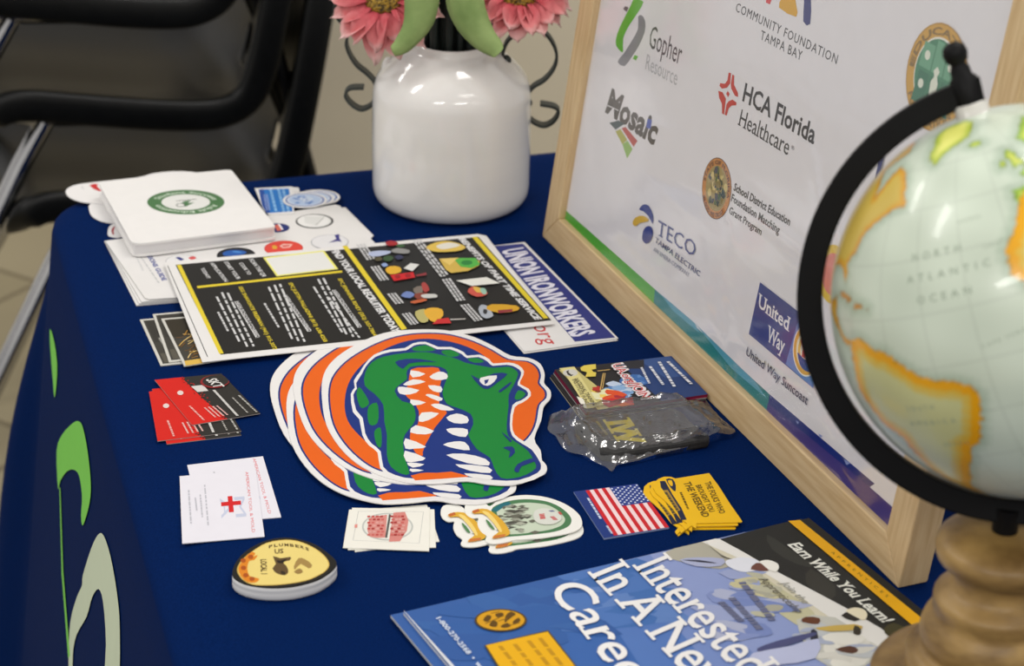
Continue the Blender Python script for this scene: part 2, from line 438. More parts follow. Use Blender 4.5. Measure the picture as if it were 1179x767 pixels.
def make_chair():
    root = empty('stacking_chair', (0, 0, 0))
    sh = make_shell().build('seat_shell', black_p, root)
    so = sh.modifiers.new('thickness', 'SOLIDIFY'); so.thickness = .005; so.offset = -1
    sb = sh.modifiers.new('round', 'SUBSURF'); sb.levels = 1; sb.render_levels = 2
    for sy in (-1, 1):
        b = MB(); b.tube([(.16, sy*.12, .436), (.1, sy*.125, .428), (-.115, sy*.125, .41)], .011); b.build('seat_rail', chrome, root)
        for (x0, x1) in ((.12, .36), (-.115, -.30)):
            l = MB(); l.tube([(x0, sy*.125, .425), (x0+(x1-x0)*.15, sy*.13, .37), (x1, sy*.17, .018)] if x0 > 0 else [(-.186, sy*.11, .53), (-.20, sy*.12, .44), (-.225, sy*.135, .37), (x1, sy*.17, .018)], .0135)
            lo = l.build('leg', chrome if x0 > 0 else dark_steel, root)
            g = MB(); g.lathe([(0, 0), (.018, 0), (.018, .03), (.0145, .034)], 16)
            go = g.build('rubber_foot', rubber, lo, loc=(x1, sy*.17, 0))
    b = MB(); b.tube([(.06, -.125, .428), (.06, .125, .428)], .009); b.build('cross_bar', chrome, root)
    return root
yaw = math.radians(202)
Rz = Matrix.Rotation(yaw, 3, 'Z')
target = hit(284, 154, Vector((0, 0, .545)), ZU)
STEP = Vector((.034, 0, .145))
loc1 = target-Rz@(Vector((-.14, .185, 0)))
base0 = loc1-Rz@Vector((STEP.x, 0, 0)); base0.z = 0
c0 = make_chair(); c0.location = base0; c0.rotation_euler = (0, 0, yaw)
tag(c0, 'black plastic shell chair at the bottom of the stack, standing on the floor', 'chair', 'stacked black shell chairs')
c1 = copy_tree(c0); c1.location = base0+Rz@STEP; tag(c1, 'black plastic shell chair in the middle of the stack, between two others', 'chair', 'stacked black shell chairs')
c2 = copy_tree(c0); c2.location = base0+Rz@(STEP*2); tag(c2, 'black plastic shell chair on top of the stack, cut by the photo edge', 'chair', 'stacked black shell chairs')

# ------------------------------------------------------------------ vase
glaze = noise_mat('white_glaze', (232, 230, 226), (240, 238, 235), 6, .12, .25, 5, stretch=(.35, .35, 3), dist=.003)
glaze.node_tree.nodes['Principled BSDF'].inputs['Coat Weight'].default_value = .3
iron = noise_mat('dark_iron', (38, 44, 42), (52, 58, 55), 60, .5, .2, 200, dist=.0005)
vc = onz(519, 229)
def z_at(ax, py):                                                    # height on the vertical axis ax that shows at photo row py
    lo, hi = TH-.05, TH+.6
    for _ in range(40):
        mid = (lo+hi)/2
        if proj(Vector((ax.x, ax.y, mid)))[1] > py: lo = mid
        else: hi = mid
    return lo
def prof_from_photo(ax, left):
    out = []
    for px, py in left:
        z = z_at(ax, py); p = Vector((ax.x, ax.y, z)); k = (p-CAM).dot(FWD); out.append((abs(proj(p)[0]-px)*k/FPX, z-TH))
    return out
vp = prof_from_photo(vc, [(476, 47.5), (474, 55), (462, 61), (448, 72), (437, 84), (431, 96), (429, 110), (428.5, 140), (428.5, 170), (429, 196)])
vp = [(r, z) for r, z in vp]
bot = [(vp[-1][0]*.998, .018), (vp[-1][0]*.982, .010), (vp[-1][0]*.945, .0045), (vp[-1][0]*.89, .001), (vp[-1][0]*.84, 0), (0, 0)]
rim_r, rim_z = vp[0]
prof = [(0, .01), (rim_r*.93, .012), (rim_r*.9, rim_z-.02), (rim_r*.88, rim_z-.003), (rim_r*.94, rim_z+.001), (rim_r, rim_z-.001)]+vp[1:]+bot
prof2 = [prof[0]]+[(p.x, p.z) for p in catmull([(r, 0, z) for r, z in prof[1:-1]], 4, False)]+[prof[-1]]
vb = MB(); vb.lathe(prof2, 72)
vase = empty('vase', (vc.x, vc.y, TH))
vo = vb.build('body', glaze, vase)
tag(vase, 'white glazed jug vase with scrolled dark metal handles, holding pink flowers', 'vase')
view_dir = Vector((FWD.x, FWD.y, 0)).normalized()
vpl_n = (-view_dir)                                                   # the plane of the two handles, through the jug's axis
def vpt(px, py, n=vpl_n): return hit(px, py, Vector((vc.x, vc.y, TH+.1)), n)-Vector((vc.x, vc.y, TH))
rh = [(584, 66), (582, 71), (579, 66), (580, 57), (585, 46), (596, 37), (611, 32), (628, 38), (638, 52), (641, 66), (637, 79), (627, 91), (613, 100), (607, 111), (605, 124), (611, 137), (625, 144), (637, 139), (643, 128), (638, 122), (622, 119)]
lh = [(398, 3), (390, 2), (385, 8), (388, 18), (396, 28), (400, 40), (399, 50), (403, 62), (411, 74), (423, 84), (431, 93), (433, 104), (430, 115), (427, 121), (416, 125), (405, 119), (398, 109), (403, 101), (419, 100)]
for pts in (rh, lh):
    hb = MB(); hb.ribbon(catmull([vpt(*p) for p in pts], 5, False), vpl_n, .012, .0028); hb.build('handle', iron, vase, smooth=False)
for px, py, s in ((447, 80, -1), (592, 88, 1)):
    lb = MB(); c = vpt(px, py)
    rows = []
    for i in range(9):
        a = PI*i/8; rows.append([c+Vector((.007*math.sin(a)*math.cos(b), .006*math.sin(a)*math.sin(b), .013*math.cos(a))) for b in [2*PI*k/12 for k in range(12)]])
    lb.grid(rows, closev=True); lb.build('handle_lug', glaze, vase)
for px, py in ((583, 67), (607, 116)):
    kb = MB(); c = vpt(px, py)+vpl_n*.006
    kb.grid([[c+.0052*Vector((math.sin(PI*i/8)*math.cos(2*PI*k/12), math.sin(PI*i/8)*math.sin(2*PI*k/12), math.cos(PI*i/8))) for k in range(12)] for i in range(9)], closev=True)
    kb.build('rivet', iron, vase)

# ------------------------------------------------------------------ flowers
def petal_mat():
    m, N, K, b = nm('pink_petal_silk'); at = N.new('ShaderNodeAttribute'); at.attribute_name = 'tone'
    rp = N.new('ShaderNodeValToRGB'); rp.color_ramp.elements[0].color = L3((190, 74, 84)); rp.color_ramp.elements[1].color = L3((243, 212, 208))
    e = rp.color_ramp.elements.new(.55); e.color = L3((222, 132, 134))
    K.new(at.outputs['Fac'], rp.inputs[0]); K.new(rp.outputs[0], b.inputs['Base Color']); b.inputs['Roughness'].default_value = .75; b.inputs['Specular IOR Level'].default_value = .2
    return m
petal_m = petal_mat()
seed_m = noise_mat('golden_seed_head', (46, 33, 10), (196, 156, 48), 320, .5, .9, 320, dist=.004)
leaf_m = noise_mat('green_leaf_cloth', (112, 138, 76), (150, 172, 108), 24, .85, .2, 300, dist=.0005)
under_m = noise_mat('dark_calyx', (58, 66, 34), (92, 96, 52), 80, .8)
stem_m = noise_mat('shade_dark_stem', (14, 24, 22), (24, 36, 32), 40, .6)  # shade between the leaves is put into this dark tone
def flower(name, c, n, R, rc, label, seed, tilt=.25, npet=13):
    rd = random.Random(seed); root = empty('artificial_flower', (vc.x, vc.y, TH+.02))
    o0 = Vector((vc.x, vc.y, TH+.02)); n = n.normalized(); a = n.orthogonal().normalized(); b = n.cross(a)
    L = lambda p: p-o0
    pb = MB(); tone = []
    for layer in range(2):
        for k in range(npet):
            th = 2*PI*(k+layer*.37+rd.uniform(-.15, .15))/npet; d = a*math.cos(th)+b*math.sin(th); s = n.cross(d)
            ln = R*(1-.13*layer)*rd.uniform(.9, 1.08); w = R*.21*rd.uniform(.85, 1.15); tw = rd.uniform(-.5, .5); lift = tilt*(.6+layer*.7)+rd.uniform(-.12, .12); droop = rd.uniform(.1, .45)
            rows = []
            for i in range(9):
                t = i/8; r = rc*.75+(ln-rc*.75)*t; wid = w*(.5+1.25*t-1.55*t**3)*(1 if t < .95 else .8); hgt = ln*(lift*t-droop*t*t)
                row = []
                for j in (-1, -.5, 0, .5, 1):
                    notch = -.06*ln*(1-abs(j)) if False else (.07*ln*(.5-abs(j)) if i == 8 else 0)
                    row.append(L(c+d*(r+notch)+s*(wid*j)+n*(hgt+layer*.002+wid*(.55*j*j+tw*j*t)+.0025*math.sin(7*t+k+3*j))))
                    tone.append(min(1, max(0, .12+.85*t**1.6+rd.uniform(-.08, .08)-.12*layer)))
                rows.append(row)
            pb.grid(rows)
    po = pb.build('petals', petal_m, root)
    at = po.data.attributes.new('tone', 'FLOAT', 'POINT'); at.data.foreach_set('value', tone)
    so = po.modifiers.new('thickness', 'SOLIDIFY'); so.thickness = .0005
    cb = MB(); rows = []
    for i in range(11):
        q = PI/2*i/10; row = []
        for k in range(30):
            f = 2*PI*k/30; j = 1+rd.uniform(-.12, .12)
            row.append(L(c+(a*math.cos(f)+b*math.sin(f))*(rc*math.sin(q)*j)+n*(rc*.55*math.cos(q)*j+.003)))
        rows.append(row)
    cb.grid(rows, closev=True); cb.build('seed_head', seed_m, root)
    ub = MB(); rows = []
    for r, h in ((rc*1.5, -.001), (rc*1.1, -.012), (rc*.5, -.02), (.004, -.03)):
        rows.append([L(c+(a*math.cos(2*PI*k/20)+b*math.sin(2*PI*k/20))*r+n*h) for k in range(20)])
    ub.grid(rows, closev=True); ub.build('calyx', under_m, root)
    sb = MB(); p0 = c-n*.028; mid = Vector((vc.x+(c.x-vc.x)*.25, vc.y+(c.y-vc.y)*.25, TH+rim_z+.012))
    sb.tube([L(p) for p in catmull([p0, p0*.55+mid*.45-n*.012, mid, Vector((vc.x, vc.y, TH+.03))], 6, False)], .0035, 8); sb.build('stem', stem_m, root)
    tag(root, label, 'artificial flower', 'artificial pink flowers in the white vase')
    return root, L
def fpt(px, py, dd): return hit(px, py, Vector((vc.x, vc.y, TH))-view_dir*dd, vpl_n)
fl1, L1 = flower('f', fpt(444, -3, .035), Vector((-.22, -.80, .56)), .058, .019, 'pink silk flower with golden centre, over the left handle of the vase', 3)
fl2, L2 = flower('f', fpt(598, -9, .03), Vector((.10, -.68, .72)), .054, .019, 'pink silk flower with dark centre, over the right handle of the vase', 5, tilt=.12)
fl3, L3_ = flower('f', fpt(520, -150, .0), Vector((0, -.6, .8)), .060, .020, 'flower with added dark stems for shade in the middle of the vase', 8)
def leaf(cl_, wid, dd0, dd1, parent, Lf, curl=.35):
    mb = MB(); pts = []; n = len(cl_)
    for i, (x, y) in enumerate(cl_):
        t = i/(n-1); pts.append(fpt(x, y, dd0+(dd1-dd0)*t))
    W = [w*.00085 for w in wid]
    P = catmull(pts, 4, False); rows = []
    for i, p in enumerate(P):
        t = i/(len(P)-1)*(n-1); k = min(int(t), n-2); w = W[k]+(W[k+1]-W[k])*(t-k)
        tg_ = (P[min(i+1, len(P)-1)]-P[max(i-1, 0)]).normalized(); s = tg_.cross(vpl_n).normalized()
        rows.append([Lf(p+s*(w*j)-vpl_n*(w*curl*(j*j)*1.2)) for j in (-1, -.6, -.25, 0, .25, .6, 1)])
    mb.grid(rows); o = mb.build('leaf', leaf_m, parent); so = o.modifiers.new('thickness', 'SOLIDIFY'); so.thickness = .0008
leaf([(486, -14), (485, 6), (482, 24), (474, 40), (462, 54), (452, 60)], [20, 19, 17, 13, 10, 6], .085, .10, fl1, L1)
leaf([(534, -14), (536, 8), (544, 28), (557, 46), (570, 57), (574, 62)], [21, 21, 19, 15, 11, 7], .08, .10, fl2, L2)
b = MB()
for k in range(22):
    an, rr_ = k*2.4, .0060*math.sqrt(k); off = Vector((rr_*math.cos(an), rr_*math.sin(an), 0)); q0 = Vector((vc.x, vc.y, TH))
    b.tube([L3_(q0+off*.8+ZU*(rim_z+.10)), L3_(q0+off+ZU*(rim_z+.02)), L3_(q0+off*.95+ZU*(rim_z-.05))], .0040, 8)
b.build('shade_stem_bundle', stem_m, fl3)  # added stems that darken the vase mouth like its shaded inside

# ------------------------------------------------------------------ framed poster
A0, B0 = onz(624, 272), onz(1034, 678)
FD = (B0-A0).normalized(); NB = Vector((-FD.y, FD.x, 0)); NB = NB if NB.x > 0 else -NB
LEANA = math.radians(7.5); FW = math.cos(LEANA)*ZU+math.sin(LEANA)*NB; FN = FW.cross(FD); FN = FN if FN.x < 0 else -FN
FL = (B0-A0).length; FH = .50; RW, RD = .0298, .024
oak = noise_mat('light_oak', (196, 160, 108), (222, 190, 140), 14, .5, .15, 60, stretch=(1, 1, 1), detail=6, dist=.0006)
def oak_dir(name, st):
    m = noise_mat(name, (203, 172, 126), (219, 192, 148), 9, .5, .15, 60, stretch=st, detail=6, dist=.0006); return m
frame = empty('picture_frame', A0)
frame.rotation_mode = 'QUATERNION'
Mf = Matrix(((FD.x, FW.x, FN.x, A0.x), (FD.y, FW.y, FN.y, A0.y), (FD.z, FW.z, FN.z, A0.z), (0, 0, 0, 1)))
frame.matrix_world = Mf
tag(frame, 'pale oak picture frame leaning back with a white sponsor poster behind clear film', 'picture frame')
oak_h = oak_dir('oak_grain_along', (2, 26, 26)); oak_v = oak_dir('oak_grain_up', (26, 2, 26))
def rail(p, q, w, m, iu):
    """mitred rail: outer edge p->q, inner edge inset by w"""
    b = MB(); d = (Vector(q)-Vector(p)).normalized(); nin = Vector((-d.y, d.x, 0))
    P = [Vector(p), Vector(q), Vector(q)-d*w+nin*w, Vector(p)+d*w+nin*w]
    v = [x+Vector((0, 0, 0)) for x in P]+[x-Vector((0, -.0036 if x.y < 1e-6 else 0, RD)) for x in P]
    b.add(v, [(0, 1, 2, 3), (7, 6, 5, 4), (0, 4, 5, 1), (1, 5, 6, 2), (2, 6, 7, 3), (3, 7, 4, 0)])
    return soften(b.build('frame_rail', m, frame, smooth=False), .0012, 2)
rail((0, 0, 0), (FL, 0, 0), RW, oak_h, 0); rail((FL, 0, 0), (FL, FH, 0), RW, oak_v, 1); rail((FL, FH, 0), (0, FH, 0), RW, oak_h, 0); rail((0, FH, 0), (0, 0, 0), RW, oak_v, 1)
bk_ = MB(); bk_.box((FL/2, FH/2, -RD-.0005), Vector((FL/2-.008, 0, 0)), Vector((0, FH/2-.008, 0)), Vector((0, 0, .001))); bk_.build('backing_board', noise_mat('grey_board', (120, 118, 114), (138, 136, 130), 30, .8), frame, smooth=False)
grey_m = noise_mat('grey_card', (128, 130, 132), (146, 148, 150), 20, .7)
es = MB(); e0 = Vector((FL*.86, FH*.55, -RD-.003))
foot = Mf.inverted()@Vector(((A0+FD*(FL*.86)+NB*.17).x, (A0+FD*(FL*.86)+NB*.17).y, TH+.004))
es.box((e0+foot)/2, (foot-e0)/2, Vector((.022, 0, 0)), (foot-e0).normalized().cross(Vector((1, 0, 0)))*.002); es.build('easel_leg', grey_m, frame, smooth=False)
# ------------------------------------------------------------------ poster print
PO = Flat(A0-FN*.007, FN, FD)
def fuv(x, y): return Vector((x, y))
PO.base([(RW-.004, RW-.004), (FL-RW+.004, RW-.004), (FL-RW+.004, FH-RW+.004), (RW-.004, FH-RW+.004)], (233, 231, 234), .001, isuv=True)
GR, TEAL, BLU, PUR = (88, 178, 52), (34, 138, 140), (24, 52, 134), (78, 66, 140)
PO.poly([(640, 232), (754, 333), (756, 356), (640, 262)], GR)
PO.poly([(754, 333), (886, 454), (884, 482), (752, 356)], TEAL)
PO.poly([(886, 454), (1007, 557), (1000, 562), (884, 470)], BLU)
PO.poly([(884, 464), (996, 556), (1050, 604), (1035, 625), (880, 490)], PUR)
PO.up()
for p in ([(760, 338), (800, 372), (806, 384), (775, 358)], [(800, 372), (870, 440), (884, 460), (842, 424)]): PO.poly(p, (96, 170, 190))  # reflection along the top of the teal stripe, painted as paler strips
for p in (Z(840, 300, 1.919, [(146, 352), (154, 358), (150, 362)]), Z(840, 300, 1.919, [(196, 382), (206, 388), (200, 392)]), Z(840, 300, 1.919, [(252, 438), (268, 448), (258, 452)])): PO.poly(p, (150, 165, 214))
G = lambda P: Z(620, 0, 2.95, P)
PO.up()
PO.poly(Z(690, 0, 4.066, [(150, 20), (165, -5), (207, 8), (180, 60), (140, 120), (112, 180), (112, 240), (100, 240), (80, 215), (78, 185), (95, 130)]), (112, 190, 66), 2)
PO.poly(Z(690, 0, 4.066, [(182, 78), (200, 72), (215, 100), (213, 150), (185, 215), (150, 270), (118, 310), (86, 290), (115, 250), (150, 195), (182, 135)]), (138, 138, 144), 2)
PO.poly(Z(690, 0, 4.066, [(112, 42), (122, 28), (138, 36), (128, 56)]), (110, 110, 114)); PO.poly(Z(690, 0, 4.066, [(157, 275), (166, 257), (181, 264), (172, 283)]), (112, 190, 66))
PO.text('Gopher', (746.5, 53.5), (783, 75), (751, 27), (92, 92, 98)); PO.text('Resource', (743, 79.5), (779, 98.5), (745.5, 61), (184, 184, 188))
PO.text('Mosaic', (697, 128), (753, 166.5), (705, 101), (88, 82, 80), bold=.035)
M5 = lambda P: Z(650, 80, 5.614, P)
PO.up(); PO.poly(M5([(538, 318), (566, 328), (556, 385), (528, 375)]), (92, 110, 190)); PO.poly(M5([(262, 222), (350, 262), (350, 268), (262, 228)]), (233, 231, 234))
for P, c in (([(290, 345), (350, 330), (390, 350), (330, 390)], (70, 92, 96)), ([(370, 380), (395, 372), (472, 462), (447, 500)], (196, 88, 84)), ([(330, 400), (362, 385), (405, 455), (375, 485)], (188, 188, 96)), ([(375, 485), (408, 460), (440, 515), (405, 575)], (160, 198, 110))): PO.poly(M5(P), c)
PO.text('COMMUNITY FOUNDATION', (846.7, 12.6), (963, 74), (849, 2.2), (66, 66, 72), space=1.15); PO.text('TAMPA BAY', (875.3, 45), (922.5, 69.8), (877.3, 34), (66, 66, 72), space=1.15)
PO.poly([(897, 8.5), (902, -4), (909, -10), (914, -6), (917, 6), (917, 19.5)], (226, 176, 36), 2); PO.poly([(883, -6), (888, -10), (890, -4), (886.5, 5), (882, 3)], (222, 70, 80))
PO.poly([(925, 24.5), (926, 2), (922, -18), (914, -30), (917, -38), (927, -28), (933.5, -6), (933, 27.5)], (36, 50, 128), 2)
RED = (206, 56, 50)
for P in ([(1062, 20), (1077, 24), (1072, 90), (1050, 118), (1018, 124), (1003, 106), (1007, 88), (1038, 92), (1053, 72)], [(1085, 33), (1098, 38), (1096, 98), (1122, 152), (1122, 178), (1102, 170), (1078, 122), (1076, 95)], [(995, 138), (1022, 147), (1044, 190), (1032, 292), (1019, 285), (1018, 222), (1000, 182)], [(1062, 205), (1086, 195), (1111, 212), (1111, 232), (1082, 233), (1062, 252), (1049, 298), (1037, 293), (1048, 225)], [(1056, 138), (1068, 158), (1058, 180), (1046, 158)]): PO.poly(M5(P), RED)
PO.text('HCA Florida', (854.8, 115.5), (937, 166), (858.8, 94.5), (38, 40, 56), bold=.02); PO.text('Healthcare', (849.5, 143.3), (907, 179), (853.5, 124), (52, 54, 66), serif=.9)
PO.text('®', (911, 171), (914.5, 173.5), (911.6, 166.5), (90, 90, 98))
PO.text('School District Education', (844.6, 218.8), (909, 260), (846.6, 210), (64, 62, 64), bold=.02); PO.text('Foundation Matching', (841.8, 231.2), (897, 269.5), (843.6, 222.5), (64, 62, 64), bold=.02); PO.text('Grant Program', (839.3, 245.2), (876.3, 271), (841, 237.2), (64, 62, 64), bold=.02)
def seal(F, c, top, cols, seed, words_=None, tc=None):
    tc = tc or cols[0]
    C, R = F.disc(c, top, cols[0]); F.up(); F.disc(C, R*.97, cols[1], isuv=True); F.up(); F.disc(C, R*.74, cols[2], isuv=True); F.up()
    rd = random.Random(seed)
    for k in range(46):
        a, r = rd.uniform(0, 2*PI), R*.62*math.sqrt(rd.random()); q = C+Vector((r*math.cos(a), r*math.sin(a))); w = R*rd.uniform(.05, .16)
        F.poly([q+w*rd.uniform(.6, 1.2)*Vector((math.cos(b), math.sin(b))) for b in [j*2*PI/7 for j in range(7)]], cols[3+k % (len(cols)-3)], isuv=True); F.h
        if k % 6 == 5: F.up()
    F.up()
    if words_: F.arc(words_[0], C, R*.78, PI*1.02, -PI*.02, R*.14, tc, bold=.02); F.arc(words_[1], C, R*.93, PI*1.2, PI*1.8, R*.14, tc, inside=True, bold=.02)
    return C, R
seal(PO, (825.3, 217), (826.3, 181.3), [(110, 62, 28), (206, 140, 66), (170, 150, 92), (54, 70, 48), (92, 112, 58), (60, 62, 84), (214, 196, 132), (150, 132, 60)], 4, ('STATE OF FLORIDA', 'IN GOD WE TRUST'))
T1 = lambda P: Z(620, 180, 3.103, P)
TB = (46, 66, 146)
PO.poly(T1([(362, 190), (375, 173), (395, 176), (411, 208), (410, 242), (396, 215), (376, 196)]), TB, 2); PO.poly(T1([(338, 240), (348, 219), (375, 212), (396, 226), (388, 234), (364, 238), (350, 250)]), (224, 186, 60), 2); PO.poly(T1([(375, 272), (385, 253), (403, 250), (411, 270), (405, 298), (387, 312), (373, 298)]), TB, 2)
PO.text('TECO', (756.8, 269.8), (800.5, 296.5), (759, 252), (74, 88, 150), serif=1); PO.text('TAMPA ELECTRIC', (754.5, 278.5), (806, 318.6), (756, 272.6), (96, 104, 150), bold=.01); PO.text('AN EMERA COMPANY', (753, 289), (794, 319.5), (754, 284), (130, 134, 160))
PO.up()
PO.poly([(876, 325), (950, 382), (937, 447), (863, 384.5)], (34, 62, 142)); PO.up(); PO.poly([(922.5, 360.5), (950, 382), (937, 447), (905.5, 419)], (104, 142, 206)); PO.up()
PO.text('United', (872.8, 352), (909.5, 382), (875, 336.5), (238, 238, 242), bold=.02, serif=1); PO.text('Way', (883, 390.5), (903, 407), (886, 373.5), (238, 238, 242), bold=.02, serif=1)
C, R = PO.disc((929, 404), (934, 376), (240, 238, 230)); PO.up(); PO.disc(C, R*.94, (232, 178, 62), isuv=True); PO.up(); PO.disc(C, R*.74, (240, 232, 200), isuv=True); PO.up(); PO.disc(C, R*.6, (236, 196, 90), isuv=True); PO.up(); PO.disc(C, R*.42, (240, 232, 214), isuv=True); PO.up()
PO.poly(Z(720, 220, 2.95, [(588, 548), (600, 560), (612, 572), (632, 580), (640, 592), (636, 612), (616, 612), (596, 590)]), (40, 62, 150), 2)
PO.up(); PO.line(Z(720, 220, 2.95, [(603, 508), (612, 536), (625, 528)]), .004, (220, 60, 66)); PO.line(Z(720, 220, 2.95, [(612, 536), (608, 560)]), .005, (220, 60, 66)); PO.disc(Z(720, 220, 2.95, [(618, 512)])[0], .004, (220, 60, 66))
PO.text('United Way Suncoast', (859.7, 408.3), (930, 466.5), (862, 398.6), (58, 64, 98), bold=.008)
C, R = seal(PO, (1079, 89), (1084, 26), [(190, 146, 50), (214, 168, 62), (238, 236, 224), (238, 236, 224)], 9, ('EDUCATION', 'FOUNDATION'), (146, 116, 50))
PO.disc(C, R*.70, (60, 140, 104), isuv=True); PO.up()
for k, (x0, x1) in enumerate(((-.7, -.25), (-.2, .22), (.27, .7))):
    for y0, y1, cc in ((.05, .66, (110, 172, 138)), (-.62, -.02, (34, 122, 92))):
        q = [(C.x+R*.98*x*.7/.7, C.y+R*y) for x, y in ((x0*.9, y0), (x1*.9, y0), (x1*.82, y1*(.8 if k != 1 else 1)), (x0*.82, y1*(.8 if k != 1 else 1)))]
        PO.poly(q, cc, isuv=True)
PO.up()
for dx, dy in ((-.42, -.25), (.42, -.25), (-.4, .3), (.4, .3)): PO.disc(C+R*Vector((dx, dy)), R*.09, (226, 232, 214), isuv=True)
PO.poly([(C.x+R*x, C.y+R*y) for x, y in ((-.08, -.5), (.1, -.5), (.12, -.1), (.05, .02), (.1, .12), (0, .2), (-.1, .1), (-.04, 0), (-.12, -.12))], (226, 232, 214), isuv=True)
PO.poly([(1015.5, 178), (1019.5, 179.5), (1013, 208), (1009, 206)], (40, 60, 130))
C, R = PO.disc((961, 316), (966, 283), (228, 196, 70)); PO.up(); PO.disc(C, R*.72, (226, 140, 128), isuv=True)
PO.build('poster', parent=frame)
film = clear_mat('clear_film', (.98, .98, .985, 1), .16, .08, 9, .12, stretch=(1, 5, 1), base=.0)
gp = MB(); n = 60; rows = []
rd = random.Random(5)
cr_ = [(rd.uniform(.05, FL-.05), rd.uniform(.03, .22), rd.uniform(-.9, .2), rd.uniform(.0006, .0018), rd.uniform(.03, .1)) for _ in range(22)]
for i in range(n*2+1):
    row = []
    for j in range(n+1):
        x, y = RW-.003+(FL-2*RW+.006)*i/(2*n), RW-.003+(FH-2*RW+.006)*j/n; z = -.0045
        for cx_, cy_, an, am, ln in cr_:
            dx, dy = x-cx_, y-cy_; a = dx*math.cos(an)+dy*math.sin(an); b = -dx*math.sin(an)+dy*math.cos(an)
            z += am*math.exp(-(b/.005)**2-(a/ln)**2)
        row.append(Vector((x, y, z)))
    rows.append(row)
gp.grid(rows); gp.build('clear_pane', film, frame)

# ------------------------------------------------------------------ navy magazines, near right
def magazine(z):
    F = Flat.at((760, 700), z)
    TL, TR = F.uv((464.4, 705)), F.uv((922.5, 597.8)); d = (TR-TL).normalized(); nrm = Vector((d.y, -d.x))
    R2_ = F.uv((1066, 715)); dn = (R2_-TR).normalized()
    return F, TL, TR, dn
def mag_base(z, th, col, edge, shift=(0, 0)):
    F, TL, TR, dn = magazine(z); s = Vector(shift); H = .235
    F.base([TL+s, TR+s, TR+dn*H+s, TL+dn*H+s], col, th, isuv=True, edge=edge); return F, TL, TR, dn, H
F, TL, TR, dn, H = mag_base(.0065, .0022, (62, 104, 168), (214, 214, 214))
C1 = lambda P: Z(640, 620, 4.535, P); C2 = lambda P: Z(760, 580, 3.573, P); C3 = lambda P: Z(860, 590, 4.335, P)
W = lambda s, t: TL+(TR-TL)*s+dn*(H*t)
q = F.uv
# the photographs on the cover
F.poly([W(.0, .45), W(.55, .0), W(1, 0), W(1, 1), W(0, 1)], (66, 110, 176), isuv=True); F.up()
F.poly([W(.42, .0), W(.85, 0), W(.95, 1), W(.30, 1), W(.36, .5)], (92, 128, 190), isuv=True); F.up()
F.poly([W(.52, .0), W(.85, 0), W(.95, 1), W(.46, 1), W(.50, .4)], (126, 148, 200), isuv=True); F.up()
F.poly([W(.60, .0), W(.85, 0), W(.95, 1), W(.62, 1), W(.58, .3)], (150, 164, 208), isuv=True); F.up()
def rnd_blobs(region, cols, n, seed, size):
    rd = random.Random(seed); A, B, C_, D = [q(p) for p in region]
    for k in range(n):
        s, t = rd.random(), rd.random(); c = (A*(1-s)+B*s)*(1-t)+(D*(1-s)+C_*s)*t; w = size*rd.uniform(.5, 1.3); e = rd.uniform(1.5, 3.2); an = rd.uniform(-.6, .4)
        F.poly([c+w*Vector((e*math.cos(a)*math.cos(an)-math.sin(a)*math.sin(an), e*math.cos(a)*math.sin(an)+math.sin(a)*math.cos(an)))*rd.uniform(.8, 1.2) for a in [j*2*PI/9 for j in range(9)]], cols[k % len(cols)], isuv=True)
        if k % 5 == 4: F.up()
    F.up()
rnd_blobs([(640, 668), (730, 640), (770, 700), (690, 720)], [(74, 118, 180), (104, 138, 194), (86, 126, 188)], 24, 2, .010)
rnd_blobs([(470, 712), (620, 680), (660, 720), (540, 767)], [(60, 104, 168), (64, 108, 170), (58, 100, 164)], 16, 8, .012)
F.poly(C2([(10, 205), (175, 155), (240, 160), (330, 230), (250, 270), (120, 250)]), (176, 172, 156), 2); F.up()
F.poly(C2([(175, 158), (250, 145), (480, 280), (640, 400), (780, 470), (600, 480), (420, 320), (270, 220)]), (214, 208, 184), 1); F.up()
F.poly(C2([(380, 280), (480, 340), (600, 420), (640, 470), (560, 500), (440, 400)]), (196, 192, 156), 2); F.up()
F.poly(C2([(245, 148), (620, 50), (1300, 560), (1060, 640), (930, 560), (750, 440), (480, 280)]), (44, 44, 39)); F.up()
F.poly(C2([(440, 130), (520, 180), (640, 260), (560, 250), (460, 190)]), (62, 62, 56), 2); F.poly(C2([(620, 270), (720, 340), (700, 400), (600, 330)]), (62, 60, 52), 2); F.up()
F.poly(C2([(170, 158), (245, 148), (480, 282), (780, 440), (990, 575), (930, 608), (740, 500), (480, 318), (300, 215)]), (232, 230, 224), 2); F.up()
F.poly(C2([(560, 480), (720, 470), (840, 560), (900, 600), (800, 700), (640, 640)]), (196, 196, 186), 2); F.poly(C2([(680, 560), (820, 540), (880, 620), (780, 690), (690, 640)]), (222, 220, 210), 2); F.up()
rnd_blobs([(800, 690), (850, 655), (905, 700), (850, 745)], [(140, 154, 200), (162, 172, 208), (130, 146, 196), (172, 178, 204)], 22, 21, .007)
rnd_blobs([(838, 665), (872, 660), (900, 700), (880, 712)], [(186, 184, 160), (170, 168, 150), (204, 198, 160)], 14, 22, .004)
rnd_blobs([(910, 730), (950, 716), (1000, 745), (970, 775)], [(212, 210, 200), (190, 194, 196), (226, 224, 214), (168, 176, 196)], 20, 23, .005)
